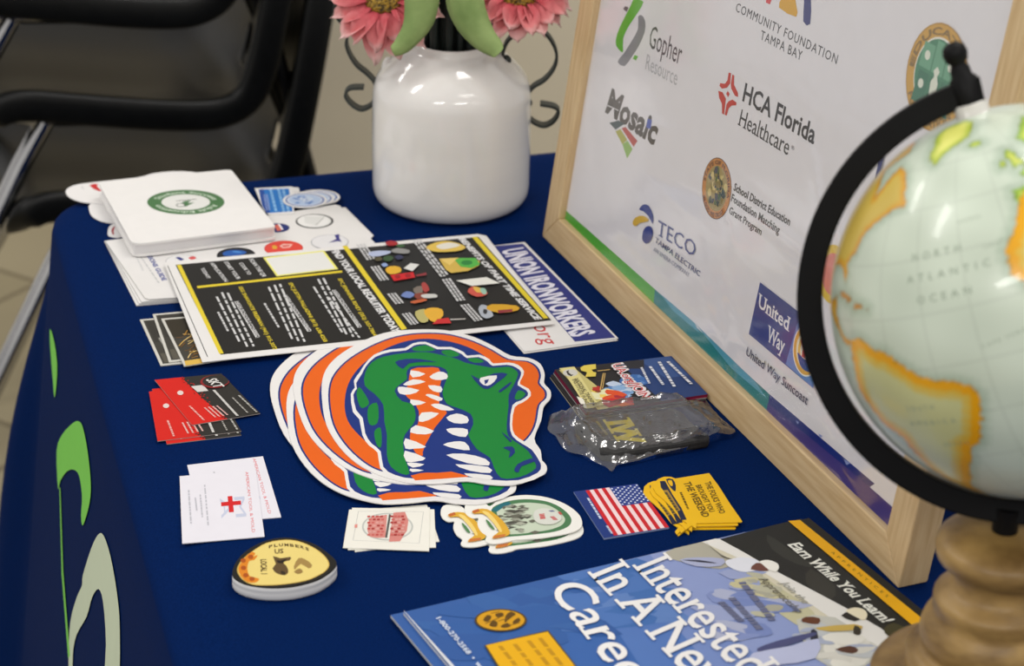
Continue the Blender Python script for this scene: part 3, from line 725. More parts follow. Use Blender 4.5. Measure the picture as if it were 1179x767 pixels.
# the two workers in white helmets
F.poly(C2([(80, 235), (150, 225), (260, 230), (250, 260), (150, 262)]), (170, 176, 206), 2); F.poly(C2([(90, 236), (160, 236), (240, 250), (170, 246)]), (60, 62, 78), 2); F.up()
F.poly(C2([(270, 240), (330, 225), (400, 236), (400, 275), (340, 285), (285, 265)]), (226, 228, 236), 3); F.poly(C2([(180, 155), (250, 215), (300, 232), (255, 222)]), (92, 84, 70), 2); F.up()
F.poly(C2([(372, 275), (395, 248), (425, 255), (445, 280)]), (120, 78, 68), 2); F.poly(C2([(410, 242), (445, 236), (482, 250), (488, 270), (475, 284), (448, 276), (425, 258)]), (240, 238, 230), 3); F.up()
F.poly(C2([(580, 485), (600, 470), (655, 475), (650, 500), (600, 495)]), (110, 66, 38), 2); F.poly(C2([(745, 465), (790, 445), (830, 470), (800, 488)]), (44, 38, 32), 2); F.poly(C2([(765, 445), (800, 432), (838, 440), (852, 462), (838, 484), (800, 468)]), (236, 226, 196), 3); F.up()
F.poly(C2([(640, 515), (800, 500), (830, 520), (700, 530)]), (206, 178, 96), 2); F.poly(C2([(800, 505), (825, 520), (822, 545), (795, 540)]), (60, 54, 40), 2); F.poly(C2([(620, 525), (645, 530), (650, 600), (620, 620), (570, 605), (615, 585)]), (48, 48, 66), 2); F.poly(C2([(720, 605), (780, 590), (815, 605), (790, 622)]), (96, 62, 44), 2); F.up()
F.poly(C2([(400, 600), (480, 570), (620, 535), (640, 545), (520, 590), (420, 615)]), (84, 88, 130), 2); F.poly(C2([(380, 620), (540, 590), (650, 560), (640, 640), (480, 668), (380, 660)]), (184, 190, 220), 2); F.up()
F.poly(C2([(920, 520), (960, 495), (1030, 530), (1000, 560), (940, 550)]), (74, 70, 42), 2); F.up()
YEL = (236, 180, 26)
F.poly(C2([(527, 76), (575, 72), (1180, 560), (1150, 600)]), YEL); F.up()
F.text('APPRENTICES', (956, 637.5), (1021, 689.5), (958.6, 635.8), (120, 92, 30), space=1.9)
F.text('Earn While You Learn!', (906.5, 628.5), (1018, 719.5), (919, 624.5), (236, 236, 226), bold=.03, shear=.2, serif=.8)
F.text('Join the', (897, 672), (925, 697), (906, 669.5), (150, 150, 140), shear=.25); F.text('Apprenticeship', (873, 668), (918, 708), (882, 665), (112, 106, 92), shear=.25)
for a, b in (((850, 672), (885, 716)), ((838, 690), (872, 728)), ((826, 695), (850, 718))): F.words(a, b, 8, (104, 108, 136), int(a[0]))
WT = (238, 236, 234)
F.up()
F.text('Interested', (728, 652.5), (859, 785), (767.5, 636.5), WT, bold=.01, serif=1.1); F.text('In A New', (676.5, 660.5), (816, 804), (717.5, 644), WT, bold=.01, serif=1.1); F.text('Career', (632, 680), (735, 812), (672, 666), WT, bold=.01, serif=1.1, shear=.12)
F.up()
F.ell((576.5, 715.8), 30, 13, (96, 76, 24)); F.up(); F.ell((576.5, 715.8), 27.5, 11.6, (214, 162, 34)); F.up()
for P in ([(556, 716), (561, 710), (566, 712), (562, 718)], [(563, 722), (568, 716), (573, 719), (571, 724)], [(570, 709), (578, 707), (580, 711), (573, 713)], [(582, 711), (588, 706), (594, 709), (590, 712), (585, 716), (581, 719)], [(590, 718), (597, 713), (599, 717), (593, 721)], [(576, 723), (584, 719), (588, 723), (581, 725)]): F.poly(P, (104, 76, 22), 2)
for p0, p1 in (((559, 720), (575, 713)), ((574, 717), (584, 714)), ((586, 722), (598, 719)), ((566, 708), (575, 706))): F.line([p0, p1], .0009, (140, 102, 26))
F.up()
yb = [(557.5, 745), (631, 727.5), (700, 815), (616, 840)]; yi = [(559.5, 745), (630.3, 729.3), (697, 813), (617, 836)]
F.poly(yb, (96, 80, 40)); F.up(); F.poly(yi, (232, 180, 24)); F.up()
for x, y in ((573, 746), (590, 744), (606, 740), (619, 737)): F.words((x, y), (x+58, y+72), 5, (196, 148, 26), int(x))
F.text('1-800-270-2568  •  www', (502, 714), (560, 781), (507.5, 712), (216, 224, 236), bold=.02)
F.poly([(462.5, 706.2), (465.5, 705.5), (524, 770), (520, 771)], (214, 216, 220))
F.build('magazine', 'blue career magazine with large white title, on top of its pile beside the globe', 'magazine', 'apprenticeship magazines')
F, TL, TR, dn, H = mag_base(.0042, .0022, (62, 104, 168), (206, 208, 212), (-.0085, -.004)); F.poly([TR+Vector((-.016, -.0045)), TR+Vector((-.0085, -.0035)), TR+dn*H+Vector((-.0085, -.004)), TR+dn*H+Vector((-.016, -.005))], YEL, isuv=True)
F.build('magazine', 'blue career magazine just under the top one, its left edge showing', 'magazine', 'apprenticeship magazines')
F, TL, TR, dn, H = mag_base(.0019, .0019, (46, 46, 44), (150, 150, 148), (.006, .002))
F.build('magazine', 'magazine with dark margin at the bottom of the pile, showing along the frame side', 'magazine', 'apprenticeship magazines')

# ------------------------------------------------------------------ black recruiting flyer
F = Flat.tri((189, 302), .0105, (233, 417), .0058, (638, 373), .0042)
F.base([(189, 302), (550, 269.5), (560, 271.5), (638, 373), (233, 417)], PAPER, .0006)
BK = (38, 38, 38); YW = (226, 206, 60); WH = (222, 222, 222)
F.poly([(202, 305), (551, 272.8), (635, 369), (254, 408.5)], BK); F.line([(193, 306), (239, 411)], .0007, (40, 40, 44)); F.up()
F.poly([(203.5, 305.3), (208.3, 304.9), (257.5, 407), (252.5, 407.6)], YW); F.poly([(226.5, 329.6), (393.5, 311.6), (394.3, 313.8), (227.5, 332)], YW); F.poly([(394, 283.5), (399.5, 283), (468.5, 378.5), (462.5, 380)], YW); F.poly([(543.3, 273.2), (549, 272.4), (631.5, 366.3), (626, 367)], YW)
F.poly([(303, 296.5), (373, 288.4), (389.5, 310), (318.5, 318.3)], (236, 232, 130)); F.up(); F.poly([(306, 297.6), (371.5, 290), (385.8, 309.2), (320, 316.8)], (226, 226, 222))
Sx = dict(bold=.02)
for t, a, b, c in (('SCAN THE QR', (286.5, 298.5), (302.5, 319), (291.5, 297.8)), ('CODE TO', (275, 303), (285.5, 316.5), (279.5, 302.4)), ('START YOUR', (257.5, 301.6), (273, 321.8), (262.2, 301)), ('APPLICATION', (241.5, 303), (258.5, 324.5), (246.2, 302.4)), ('TODAY!', (230.5, 309), (238.5, 320.6), (235, 308.4))): F.text(t, a, b, c, WH, **Sx)
F.text('FIND YOUR LOCAL RECRUITER TODAY!!', (380.5, 287.5), (455, 385.5), (388.8, 286.4), WH, bold=.05)
F.text('BENEFITS OF PART TIME SERVICE', (527.5, 274.5), (617, 369), (534.5, 273.6), WH, bold=.05, shear=.15)
for t, a, b, c in (('SFC JENNIFER RIXEY (352) 507-7864', (388.8, 321.2), (430, 387), (393.2, 320.6)), ('SFC JUSTIN PALLADINI (813) 638-4258', (332, 326), (373, 394), (336.4, 325.4)), ('SSG SHAVONTE FREEMAN (941) 915-3072', (274.5, 330.5), (315, 403), (279, 330))): F.text(t, a, b, c, YW, **Sx)
for a, b, c in (((383.2, 334.5), (413, 377.5), (387.3, 334)), ((327, 340.5), (355, 382), (331.2, 340)), ((270.8, 347.5), (295.5, 389), (275, 347))):
    F.text('HIGH SCHOOLS COVERED', a, b, c, WH, **Sx); F.line([(a[0]-.6, a[1]), (b[0]-.6, b[1])], .0006, WH)
O6 = lambda P: Z(180, 260, 4.512, P)
k = 0
for x0, y0, x1, y1 in ((365, 350, 500, 628), (335, 348, 468, 632), (308, 370, 430, 612), (315, 450, 368, 552), (636, 305, 765, 605), (608, 310, 735, 606), (578, 320, 705, 602), (556, 405, 635, 538), (890, 375, 1050, 585), (862, 275, 1018, 580), (835, 280, 990, 582), (812, 320, 960, 557)):
    k += 1; a, b = O6([(x0, y0), (x1, y1)]); F.words(a, b, 2.5, (206, 206, 206), k)
F7 = lambda P: Z(410, 265, 6.393, P)
for cap, n in (([(0, 110), (78, 225)], 3), ([(105, 275), (178, 380)], 3), ([(228, 475), (290, 552)], 3), ([(334, 622), (402, 706)], 3), ([(415, 85), (620, 350)], 3), ([(630, 370), (742, 532)], 3), ([(764, 560), (870, 680)], 3)):
    for r in range(n):
        a, b = F7([(cap[0][0]+r*24, cap[0][1]-r*3), (cap[1][0]+r*24, cap[1][1]-r*4)]); F.words(a, b, 2.5, (206, 206, 206), r+int(cap[0][0]))
F.up()
def icon(P, c, sm=2): F.poly(F7(P), c, sm)
icon([(515, 135), (560, 108), (620, 92), (700, 92), (790, 120), (800, 145), (730, 165), (600, 170), (540, 155)], (226, 196, 96)); icon([(610, 220), (745, 212), (910, 235), (905, 270), (820, 310), (700, 325), (660, 300)], (214, 184, 92), 0)
icon([(735, 380), (960, 355), (1060, 400), (850, 420)], (228, 228, 220), 0); icon([(820, 465), (850, 425), (900, 430), (960, 460), (960, 485), (890, 500)], (206, 96, 84)); icon([(900, 590), (920, 560), (960, 565), (990, 600), (1010, 640), (960, 660), (920, 640)], (170, 176, 186))
icon([(960, 590), (1000, 555), (1180, 565), (1190, 600), (1060, 620)], (214, 168, 50)); icon([(1040, 600), (1150, 590), (1150, 610), (1050, 622)], (150, 60, 70), 0)
icon([(215, 100), (255, 86), (305, 98), (300, 118), (240, 124)], (170, 44, 52)); icon([(90, 175), (170, 160), (260, 165), (220, 190), (120, 205)], (176, 186, 214)); icon([(255, 165), (300, 140), (390, 155), (385, 180), (310, 180)], (142, 142, 140)); icon([(200, 210), (240, 195), (275, 212), (250, 238), (210, 235)], (64, 92, 60)); icon([(285, 205), (320, 190), (350, 210), (310, 228)], (60, 64, 96)); icon([(135, 215), (180, 205), (190, 230), (150, 238)], (92, 86, 64)); icon([(290, 120), (340, 112), (360, 128), (320, 136)], (70, 108, 68))
icon([(185, 262), (215, 250), (235, 270), (205, 280)], (150, 170, 210)); icon([(215, 300), (250, 275), (320, 280), (330, 318), (250, 335)], (224, 180, 60)); icon([(350, 290), (400, 252), (465, 262), (415, 312)], (220, 220, 216), 0); icon([(250, 340), (420, 318), (435, 358), (280, 384)], (206, 40, 48), 1); icon([(435, 340), (515, 322), (520, 340), (450, 350)], (150, 60, 66), 0)
icon([(330, 495), (370, 460), (430, 478), (400, 510)], (120, 140, 190)); icon([(420, 440), (480, 420), (490, 470), (440, 480)], (120, 110, 100)); icon([(480, 405), (510, 395), (540, 450), (500, 465)], (176, 74, 70)); icon([(430, 480), (520, 470), (530, 500), (450, 520)], (140, 70, 56)); icon([(400, 535), (500, 515), (520, 528), (430, 550)], (196, 104, 64)); icon([(480, 485), (580, 480), (595, 505), (500, 510)], (200, 200, 196))
icon([(435, 610), (500, 590), (530, 620), (530, 680), (480, 690), (445, 655)], (190, 182, 120)); icon([(500, 600), (560, 580), (630, 592), (640, 640), (580, 690), (520, 650)], (226, 178, 66)); icon([(600, 665), (680, 655), (700, 695), (560, 702)], (200, 52, 56), 1); icon([(690, 664), (805, 660), (805, 668), (695, 672)], (190, 186, 180), 0)
F.up()
icon([(590, 125), (680, 100), (770, 120), (690, 145), (620, 150)], (226, 222, 210)); icon([(725, 230), (760, 215), (880, 215), (912, 262), (850, 290), (770, 280)], (96, 184, 84), 1); icon([(620, 222), (745, 214), (690, 270)], (232, 206, 122), 0); icon([(860, 428), (920, 436), (950, 462), (890, 470)], (224, 186, 90)); icon([(910, 440), (950, 440), (960, 478), (930, 480)], (150, 190, 170)); icon([(285, 345), (320, 340), (325, 362), (295, 366)], (160, 26, 36)); icon([(360, 336), (400, 332), (400, 355), (370, 358)], (160, 26, 36))
F.up(); icon([(770, 250), (800, 232), (850, 238), (850, 260), (800, 268)], (54, 140, 70)); icon([(940, 592), (965, 600), (958, 628), (935, 620)], (60, 60, 64))
F.build('flyer', 'large black recruiting flyer with yellow bars and small white text', 'flyer')

# ------------------------------------------------------------------ ironworkers sheets
U5 = lambda P: Z(500, 265, 5.291, P)
def union(z, dx, dy, lab):
    F = Flat.at((600, 340), z); S = lambda P: [(x+dx, y+dy) for x, y in P]
    F.base(S([(505, 291), (604, 278.6), (712, 389.7), (604, 405)]), PAPER, .0004)
    NV = (52, 62, 136)
    F.poly(S([(567.7, 283.6), (602, 280.5), (708.5, 388.8), (662, 393.5)]), NV); F.up()
    F.text('UNION IRONWORKERS', *S([(577.5, 288.5), (660, 388.5), (602.5, 284.5)]), (226, 224, 236), bold=.04)
    F.text('.org', *S([(611, 371.5), (625, 397), (632, 370)]), (204, 60, 64))
    F.build('information_sheet', lab, 'sheet', 'ironworkers sheets')
union(.0016, 0, 0, 'white and navy ironworkers sheet on top, slipped half under the black flyer')
union(.0008, -.6, 2.2, 'lower ironworkers sheet, a thin white edge under the top one')

# ------------------------------------------------------------------ admissions booklets, buttons print
B3 = lambda P: Z(110, 270, 4.793, P); S2 = lambda P: Z(250, 200, 6.205, P)
for i, (bl, br, tl, tr, lab) in enumerate((((157, 351.5), (360, 334), (120, 277.5), (378, 242), 'white booklet at the bottom of the pile under the notebook, sticking out furthest towards us'), ((160, 349.5), (365, 333), (121, 277.5), (380, 241), 'white booklet second from the bottom of the pile under the notebook'), ((163, 347.5), (370, 331), (121.5, 277.5), (397.5, 238.7), 'white booklet second from the top of the pile, its right corner out behind the flyer'))):
    F = Flat.at((250, 300), .0013*(i+1)); tr2 = tr
    F.base([tl, tr, (br[0]+60, br[1]-60), br, bl], PAPER, .0011, edge=(212, 210, 206)); F.build('booklet', lab, 'booklet', 'white admissions booklets')
F = Flat.at((250, 300), .0054)
F.base([(122, 278.5), (386, 235.6), (391, 236.8), (432, 280), (372, 332), (172, 344.5), (167, 343)], PAPER, .0012, edge=(212, 210, 206))
F.text('ADMISSIONS GUIDE', (161, 281), (187, 323.5), (166.3, 280), (52, 70, 150), bold=.035); F.words((160.5, 295), (182, 326), 2, (196, 196, 196), 3); F.words((156, 296), (164, 312), 2, (206, 206, 206), 4)
def ring(c, rim, col, incol, w):
    C, R = F.disc(c, rim, col); F.up(); F.disc(C, R-w, incol, isuv=True); F.up(); return C, R
C, R = ring((362.2, 254.8), (384, 255), (62, 62, 62), (222, 222, 220), .0022); F.disc(C+Vector((-.0015, .0012)), R*.84, (232, 231, 229), isuv=True); F.up()
F.poly(S2([(625, 305), (770, 310), (712, 372), (625, 352)]), (218, 218, 215), 1); F.up(); F.line(S2([(762, 316), (704, 370)]), .0006, (140, 140, 136))
C, R = ring((319.6, 262.6), (333.3, 262.8), (36, 48, 110), (40, 56, 124), .001); F.poly(S2([(408, 372), (440, 362), (470, 402), (430, 412)]), (224, 120, 104)); F.up(); F.poly(S2([(432, 362), (446, 358), (474, 400), (462, 404)]), (236, 232, 232))
C, R = ring((326.5, 286), (304.2, 286), (214, 70, 62), (224, 82, 70), .001); F.poly(S2([(445, 520), (470, 503), (540, 505), (520, 530), (470, 535)]), (240, 190, 180)); F.poly(S2([(392, 520), (410, 512), (430, 525), (425, 540), (398, 540)]), (226, 176, 70)); F.up(); F.poly(S2([(465, 516), (520, 512), (510, 522), (470, 526)]), (214, 76, 70))
C, R = ring((271.8, 294), (294, 294), (26, 28, 32), (34, 36, 42), .001); F.poly(S2([(40, 570), (90, 550), (170, 550), (210, 566), (160, 586), (60, 590)]), (44, 100, 176), 3); F.up(); F.poly(S2([(110, 555), (150, 556), (180, 568), (120, 566)]), (90, 150, 214), 2)
C, R = ring((209, 301), (227.5, 301), (186, 186, 188), (230, 229, 228), .0008); F.poly(B3([(440, 130), (462, 126), (490, 140), (470, 148)]), (60, 68, 140)); F.poly(B3([(512, 132), (540, 122), (556, 134), (530, 142)]), (214, 92, 92), 2)
C, R = ring((379.7, 279), (358, 279), (170, 170, 176), (224, 223, 224), .0008); F.poly(S2([(795, 497), (852, 470), (838, 442), (872, 434), (874, 468), (892, 492), (864, 486)]), (64, 60, 136))
F.build('booklet', 'white admissions booklet printed with round buttons, top of the pile under the notebook', 'booklet', 'white admissions booklets')
# dark photo cards
for i, (qd, lab) in enumerate(([[(161, 368), (250, 360), (280, 411), (185, 421)], 'dark photo card furthest left of the fan beside the flyer'], [[(175.7, 361.8), (262, 354), (290, 405), (194.5, 417)], 'dark photo card in the middle of the fan beside the flyer'], [[(185.5, 367), (270, 360), (300, 408), (212, 421.5)], 'photo card with golden grass picture, slipped under the left edge of the flyer'])):
    F = Flat.at((210, 395), .0012*(i+1)); F.base(qd, (206, 204, 196), .0009)
    A, B, C_, D = [Vector((*p, 0)) for p in qd]; g = lambda s, t: tuple(((A*(1-s)+B*s)*(1-t)+(D*(1-s)+C_*s)*t)[:2])
    F.poly([g(.035, .03), g(.97, .03), g(.97, .97), g(.035, .97)], (72, 70, 64)); F.up()
    if i < 2:
        F.poly([g(.06, .05), g(.9, .05), g(.9, .5), g(.06, .5)], (62, 60, 55)); F.poly([g(.06, .75), g(.9, .75), g(.9, .95), g(.06, .95)], (98, 94, 84)); F.up()
        F.words(g(.12, .42), g(.15, .72), 2.6, (176, 174, 166), i); F.words(g(.18, .42), g(.205, .66), 2.2, (170, 168, 160), i+3)
    else:
        F.poly([g(.035, .03), g(.97, .03), g(.97, .40), g(.035, .40)], (58, 52, 40)); F.poly([g(.035, .9), g(.97, .9), g(.97, 1), g(.02, 1)], (222, 186, 92)); F.up()
        rd = random.Random(3)
        for _ in range(90):
            s, t = rd.uniform(.05, .9), rd.uniform(.36, .9); d = rd.uniform(.05, .14)
            F.line([g(s, t), g(s+d, t+rd.uniform(-.1, .05))], .0009, rd.choice([(190, 142, 60), (220, 180, 92), (130, 92, 36), (236, 206, 140)]))
    F.build('photo_card', lab, 'card', 'dark photo cards')

# ------------------------------------------------------------------ cloud-shaped and blue stickers
Q1 = lambda P: Z(70, 190, 6.389, P)
STW = (234, 232, 231)
F = Flat.at((160, 225), .0024); F.base(Q1([(35, 200), (55, 168), (120, 143), (200, 131), (320, 118), (560, 92), (640, 72), (700, 58), (830, 46), (960, 50), (1010, 70), (1000, 160), (700, 300), (420, 330), (330, 290), (220, 279), (150, 270), (70, 242)]), STW, .0008, 2); F.poly(Q1([(210, 150), (240, 138), (275, 140), (265, 155), (300, 190), (285, 194), (240, 175)]), (206, 52, 56)); F.line(Q1([(155, 160), (160, 172), (172, 176)]), .0006, (120, 120, 130))
F.build('sticker', 'white cloud-shaped sticker with red letter, poking out left of the notebook', 'sticker', 'white stickers under the notebook')
F = Flat.at((120, 245), .0014); F.base(Q1([(207, 325), (213, 290), (280, 268), (480, 290), (520, 420), (400, 428), (330, 420), (270, 402), (225, 370)]), STW, .0008, 2); F.build('sticker', 'plain white rounded sticker under the cloud-shaped one, left of the notebook', 'sticker', 'white stickers under the notebook')
F = Flat.at((135, 265), .0005); F.base(Q1([(345, 495), (352, 460), (375, 438), (420, 430), (470, 450), (480, 510), (420, 535), (352, 522)]), STW, .0005, 2); F.poly(Q1([(372, 480), (385, 458), (400, 450), (388, 485), (392, 514), (378, 508)]), (176, 40, 56)); F.build('sticker', 'small white sticker with dark red arc, by the corner of the booklets', 'sticker', 'white stickers under the notebook')
F = Flat.at((315, 230), .0062)
F.base(S2([(268, 104), (535, 92), (552, 120), (548, 285), (368, 292), (330, 255)]), STW, .0006); F.poly(S2([(297, 112), (512, 106), (540, 270), (356, 283), (325, 232)]), (44, 128, 202)); F.up(); F.poly(S2([(297, 112), (330, 111), (378, 282), (356, 283), (322, 232)]), (40, 88, 168)); F.up()
for x in (372, 428, 462): F.words(S2([(x, 112)])[0], S2([(x+40, 272)])[0], 3, (150, 196, 236), x)
for x in (330, 348): F.words(S2([(x, 150)])[0], S2([(x+20, 262)])[0], 2, (150, 170, 220), x)
F.build('sticker', 'square blue sticker with rows of pale print, right of the white notebook', 'sticker', 'blue stickers by the vase')
F = Flat.at((345, 220), .0052); F.base(S2([(500, 92), (582, 100), (590, 128), (560, 140), (500, 130)]), STW, .0006); F.build('sticker', 'blank white sticker corner behind the square blue one', 'sticker', 'blue stickers by the vase')
for i, (c, lab) in enumerate((((366, 227), 'round white and blue sticker furthest right of three overlapping'), ((359.5, 228.4), 'round white and blue sticker in the middle of three overlapping'), ((351, 230.3), 'round white and blue sticker on top, overlapping the square blue one'))):
    F = Flat.at(c, .0056+.0008*i); C = F.uv(c); R = (F.uv((c[0]+25.5, c[1]))-C).length
    F.base([C+R*Vector((math.cos(a), .92*math.sin(a))) for a in [k*2*PI/40 for k in range(40)]], STW, .0005, isuv=True)
    F.disc(C, R*.88, (96, 124, 184), isuv=True, r2=R*.8); F.up(); F.disc(C, R*.80, (226, 230, 238), isuv=True, r2=R*.72); F.up(); F.disc(C, R*.74, (190, 208, 234), isuv=True, r2=R*.66); F.up()
    if i == 2:
        rd = random.Random(6)
        for _ in range(34):
            a, r = rd.uniform(0, 2*PI), rd.uniform(0, .58)*R; F.disc(C+Vector((r*math.cos(a), r*.85*math.sin(a))), R*rd.uniform(.05, .12), rd.choice([(96, 130, 196), (132, 164, 216), (218, 228, 242)]), isuv=True, n=8)
            F.k += .2
    F.build('sticker', lab, 'sticker', 'blue stickers by the vase')

# ------------------------------------------------------------------ white notebook with a green seal
zt = .0205
F = Flat.at((215, 235), zt)
def rcorner(P, r, n=5):
    out = []; N_ = len(P)
    for i in range(N_):
        a, b, c = Vector(P[i-1]), Vector(P[i]), Vector(P[(i+1) % N_]); d0 = (a-b).normalized(); d1 = (c-b).normalized()
        p0, p1 = b+d0*r[i], b+d1*r[i]
        out += [p0*(1-t)**2+b*2*t*(1-t)+p1*t*t for t in [k/n for k in range(n+1)]]
    return out
nb = [F.uv(p) for p in ((113, 209.5), (266, 195), (317.5, 261), (152.5, 281.5))]
cover = rcorner(nb, [.006, .006, .004, .012])
note = empty('notebook', onz(215, 240, .0068)); 
WHT = (236, 234, 232)
F.base(cover, WHT, .0022, isuv=True)
GC = (213.9, 232.8); GE = [(GC[0]+44.5*math.cos(a), GC[1]+14.2*math.sin(a)) for a in [k*2*PI/48 for k in range(48)]]
F.poly(GE, (84, 128, 84)); F.up(); F.ell(GC, 28, 9, (226, 226, 222), 40); F.up()
c_, e1, e2 = F.uv(GC), F.uv((GC[0]+1, GC[1]))-F.uv(GC), F.uv((GC[0], GC[1]-1))-F.uv(GC)
def seal_arc(t, a0, a1, r0, capn, inside):
    v, f, x0, x1 = text_geo(t, .02); qv = []
    for x, y in v:
        a = a0+(a1-a0)*(x-x0)/(x1-x0); r = r0+(-1 if inside else 1)*y/CAPH*capn
        p = c_+e1*(44.5*r*math.cos(a))+e2*(14.2*r*math.sin(a)); qv.append((p.x, p.y, F.h()))
    ff = []
    for k in f:
        A, B, D = qv[k[0]], qv[k[1]], qv[k[2]]; ff.append(k if (B[0]-A[0])*(D[1]-A[1])-(B[1]-A[1])*(D[0]-A[0]) > 0 else tuple(reversed(k)))
    F.mb.add(qv, ff, F.mi((206, 220, 202)))
seal_arc('Adult Education', PI*1.92, PI*1.10, .72, .17, False); seal_arc('Student Success', PI*.9, PI*.08, .72, .17, False)
F.up(); F.poly([(204, 237), (212, 232), (220, 230.5), (216, 234), (224, 233), (214, 238)], (84, 130, 86)); F.line([(203, 231.5), (226, 229.5)], .0012, (70, 76, 72)); F.ell((208, 236.3), 5.5, 2.2, (90, 100, 92), 16); F.up(); F.ell((208, 236.3), 4.3, 1.6, (226, 226, 222), 16)
o = F.build('cover', parent=note); note.rotation_euler = (0, 0, 0)
ctr = sum((p for p in nb), Vector((0, 0)))/4
pg = MB(); G_ = Flat.at((215, 235), zt-.0022); G_.u, G_.v, G_.o = F.u, F.v, F.o-ZU*.0022
inn = [ctr+(p-ctr)*.965 for p in nb]; inn[1] += (nb[1]-ctr)*.02
G_.base(inn, (224, 222, 222), .0095, isuv=True); G_.build('pages', parent=note)
G2 = Flat.at((215, 235), zt-.0117); G2.u, G2.v, G2.o = F.u, F.v, F.o-ZU*.0117
G2.base(cover, WHT, .002, isuv=True); G2.build('back_cover', parent=note)
SPN = Flat.at((215, 235), zt); SPN.u, SPN.v, SPN.o = F.u, F.v, F.o-ZU*.0012
e_ = (nb[2]-nb[1]); w_ = Vector((-e_.y, e_.x)).normalized()*.002; w_ = w_ if w_.dot(ctr-nb[1]) > 0 else -w_
SPN.base([nb[1]+e_*.06, nb[1]+e_*.97, nb[1]+e_*.97+w_, nb[1]+e_*.06+w_], WHT, .0115, isuv=True); SPN.build('spine', parent=note)
tag(note, 'white square hardcover notebook with an oval green seal on its cover', 'notebook')

# ------------------------------------------------------------------ alligator stickers
GT = lambda P: Z(300, 370, 3.369, P)
F = Flat.at((470, 480), .0058)
WB, OR, NV, GN = (230, 228, 226), (230, 108, 22), (18, 56, 132), (10, 138, 62)
outer = [(238, 300), (240, 225), (265, 170), (320, 120), (400, 75), (480, 45), (560, 34), (660, 31), (740, 38), (830, 62), (905, 97), (970, 133), (1040, 142), (1085, 165), (1102, 205), (1100, 240), (1124, 268), (1124, 300), (1098, 332), (1088, 385), (1062, 455), (1086, 500), (1092, 540), (1110, 562), (1104, 590), (1062, 605), (1020, 625), (960, 636), (880, 632), (800, 620), (700, 628), (600, 630), (510, 612), (440, 588), (370, 548), (305, 485), (255, 400)]
F.base(GT(outer), WB, .0008, 3)
on = [(263, 310), (268, 240), (295, 190), (345, 143), (420, 98), (500, 65), (580, 48), (660, 44), (735, 50), (820, 74), (895, 108), (962, 146), (1036, 154), (1074, 176), (1088, 210), (1083, 240), (1108, 270), (1108, 298), (1082, 326), (1070, 392), (1048, 440), (1010, 475), (960, 480), (700, 500), (620, 612), (560, 605), (500, 590), (440, 572), (380, 532), (322, 472), (280, 400)]
F.poly(GT(on), NV, 3); F.up()
cen = Vector((660, 320)); F.poly(GT([tuple(cen+(Vector(p)-cen)*.982) for p in on]), OR, 3); F.up()
inn = [(326, 330), (334, 262), (362, 205), (415, 150), (490, 104), (570, 76), (650, 68), (740, 80), (818, 106), (872, 138), (905, 172), (960, 300), (900, 500), (700, 560), (560, 560), (490, 525), (430, 485), (370, 430), (338, 385)]
F.poly(GT(inn), NV, 3); F.up()
wo = [(350, 282), (366, 258), (362, 230), (386, 196), (402, 170), (440, 130), (500, 110), (560, 104), (590, 86), (640, 80), (690, 100), (740, 100), (788, 120), (802, 134), (850, 130), (888, 148), (903, 164), (960, 160), (1000, 170), (1022, 195), (1014, 220), (1006, 244), (1040, 262), (1048, 290), (1016, 316), (986, 334), (976, 400), (986, 440), (1020, 465), (1062, 490), (1092, 540), (1110, 562), (1098, 596), (1010, 630), (900, 626), (800, 613), (600, 624), (510, 606), (464, 570), (454, 510), (420, 482), (395, 442), (383, 380), (358, 352)]
F.poly(GT(wo), WB, 2); F.up()
no = [(360, 285), (374, 262), (371, 240), (393, 205), (409, 175), (445, 139), (505, 119), (565, 113), (596, 94), (640, 89), (685, 109), (735, 109), (781, 128), (800, 143), (845, 139), (881, 157), (900, 173), (955, 169), (990, 179), (1011, 198), (1004, 225), (997, 248), (1030, 268), (1037, 288), (1009, 308), (977, 326), (967, 400), (977, 446), (1014, 475), (1052, 499), (1080, 540), (1088, 562), (1075, 588), (1000, 617), (900, 616), (790, 604), (610, 612), (522, 597), (476, 565), (466, 505), (431, 475), (406, 435), (396, 375), (371, 345)]
F.poly(GT(no), NV, 2); F.up()
g1 = [(404, 250), (406, 200), (432, 160), (480, 137), (560, 124), (640, 120), (700, 131), (760, 146), (800, 163), (870, 176), (905, 181), (960, 177), (985, 187), (999, 205), (984, 245), (963, 285), (962, 330), (955, 400), (962, 447), (1008, 481), (1040, 507), (1062, 545), (1068, 570), (1030, 596), (980, 610), (932, 608), (906, 570), (890, 530), (850, 505), (812, 470), (806, 440), (825, 400), (815, 360), (762, 336), (722, 320), (706, 280), (716, 240), (726, 200), (700, 178), (640, 172), (580, 178), (566, 205), (568, 225), (538, 248), (520, 272), (548, 310), (588, 322), (602, 365), (592, 400), (560, 440), (553, 480), (562, 540), (578, 592), (545, 592), (506, 565), (490, 520), (490, 440), (480, 390), (476, 325), (442, 282)]
F.poly(GT(g1), GN, 2)
for P in ([(590, 104), (640, 93), (680, 112), (640, 117), (596, 115)], [(702, 116), (740, 112), (774, 131), (740, 139), (712, 130)], [(802, 147), (840, 143), (868, 158), (830, 162)], [(372, 285), (381, 256), (396, 270), (416, 302), (420, 322), (400, 337), (385, 330)], [(415, 362), (420, 330), (450, 316), (458, 350), (454, 395), (430, 405), (418, 390)], [(441, 440), (446, 421), (465, 413), (470, 450), (467, 490), (450, 480)], [(985, 300), (1000, 268), (1029, 282), (1005, 304)]): F.poly(GT(P), GN, 2)
F.up()
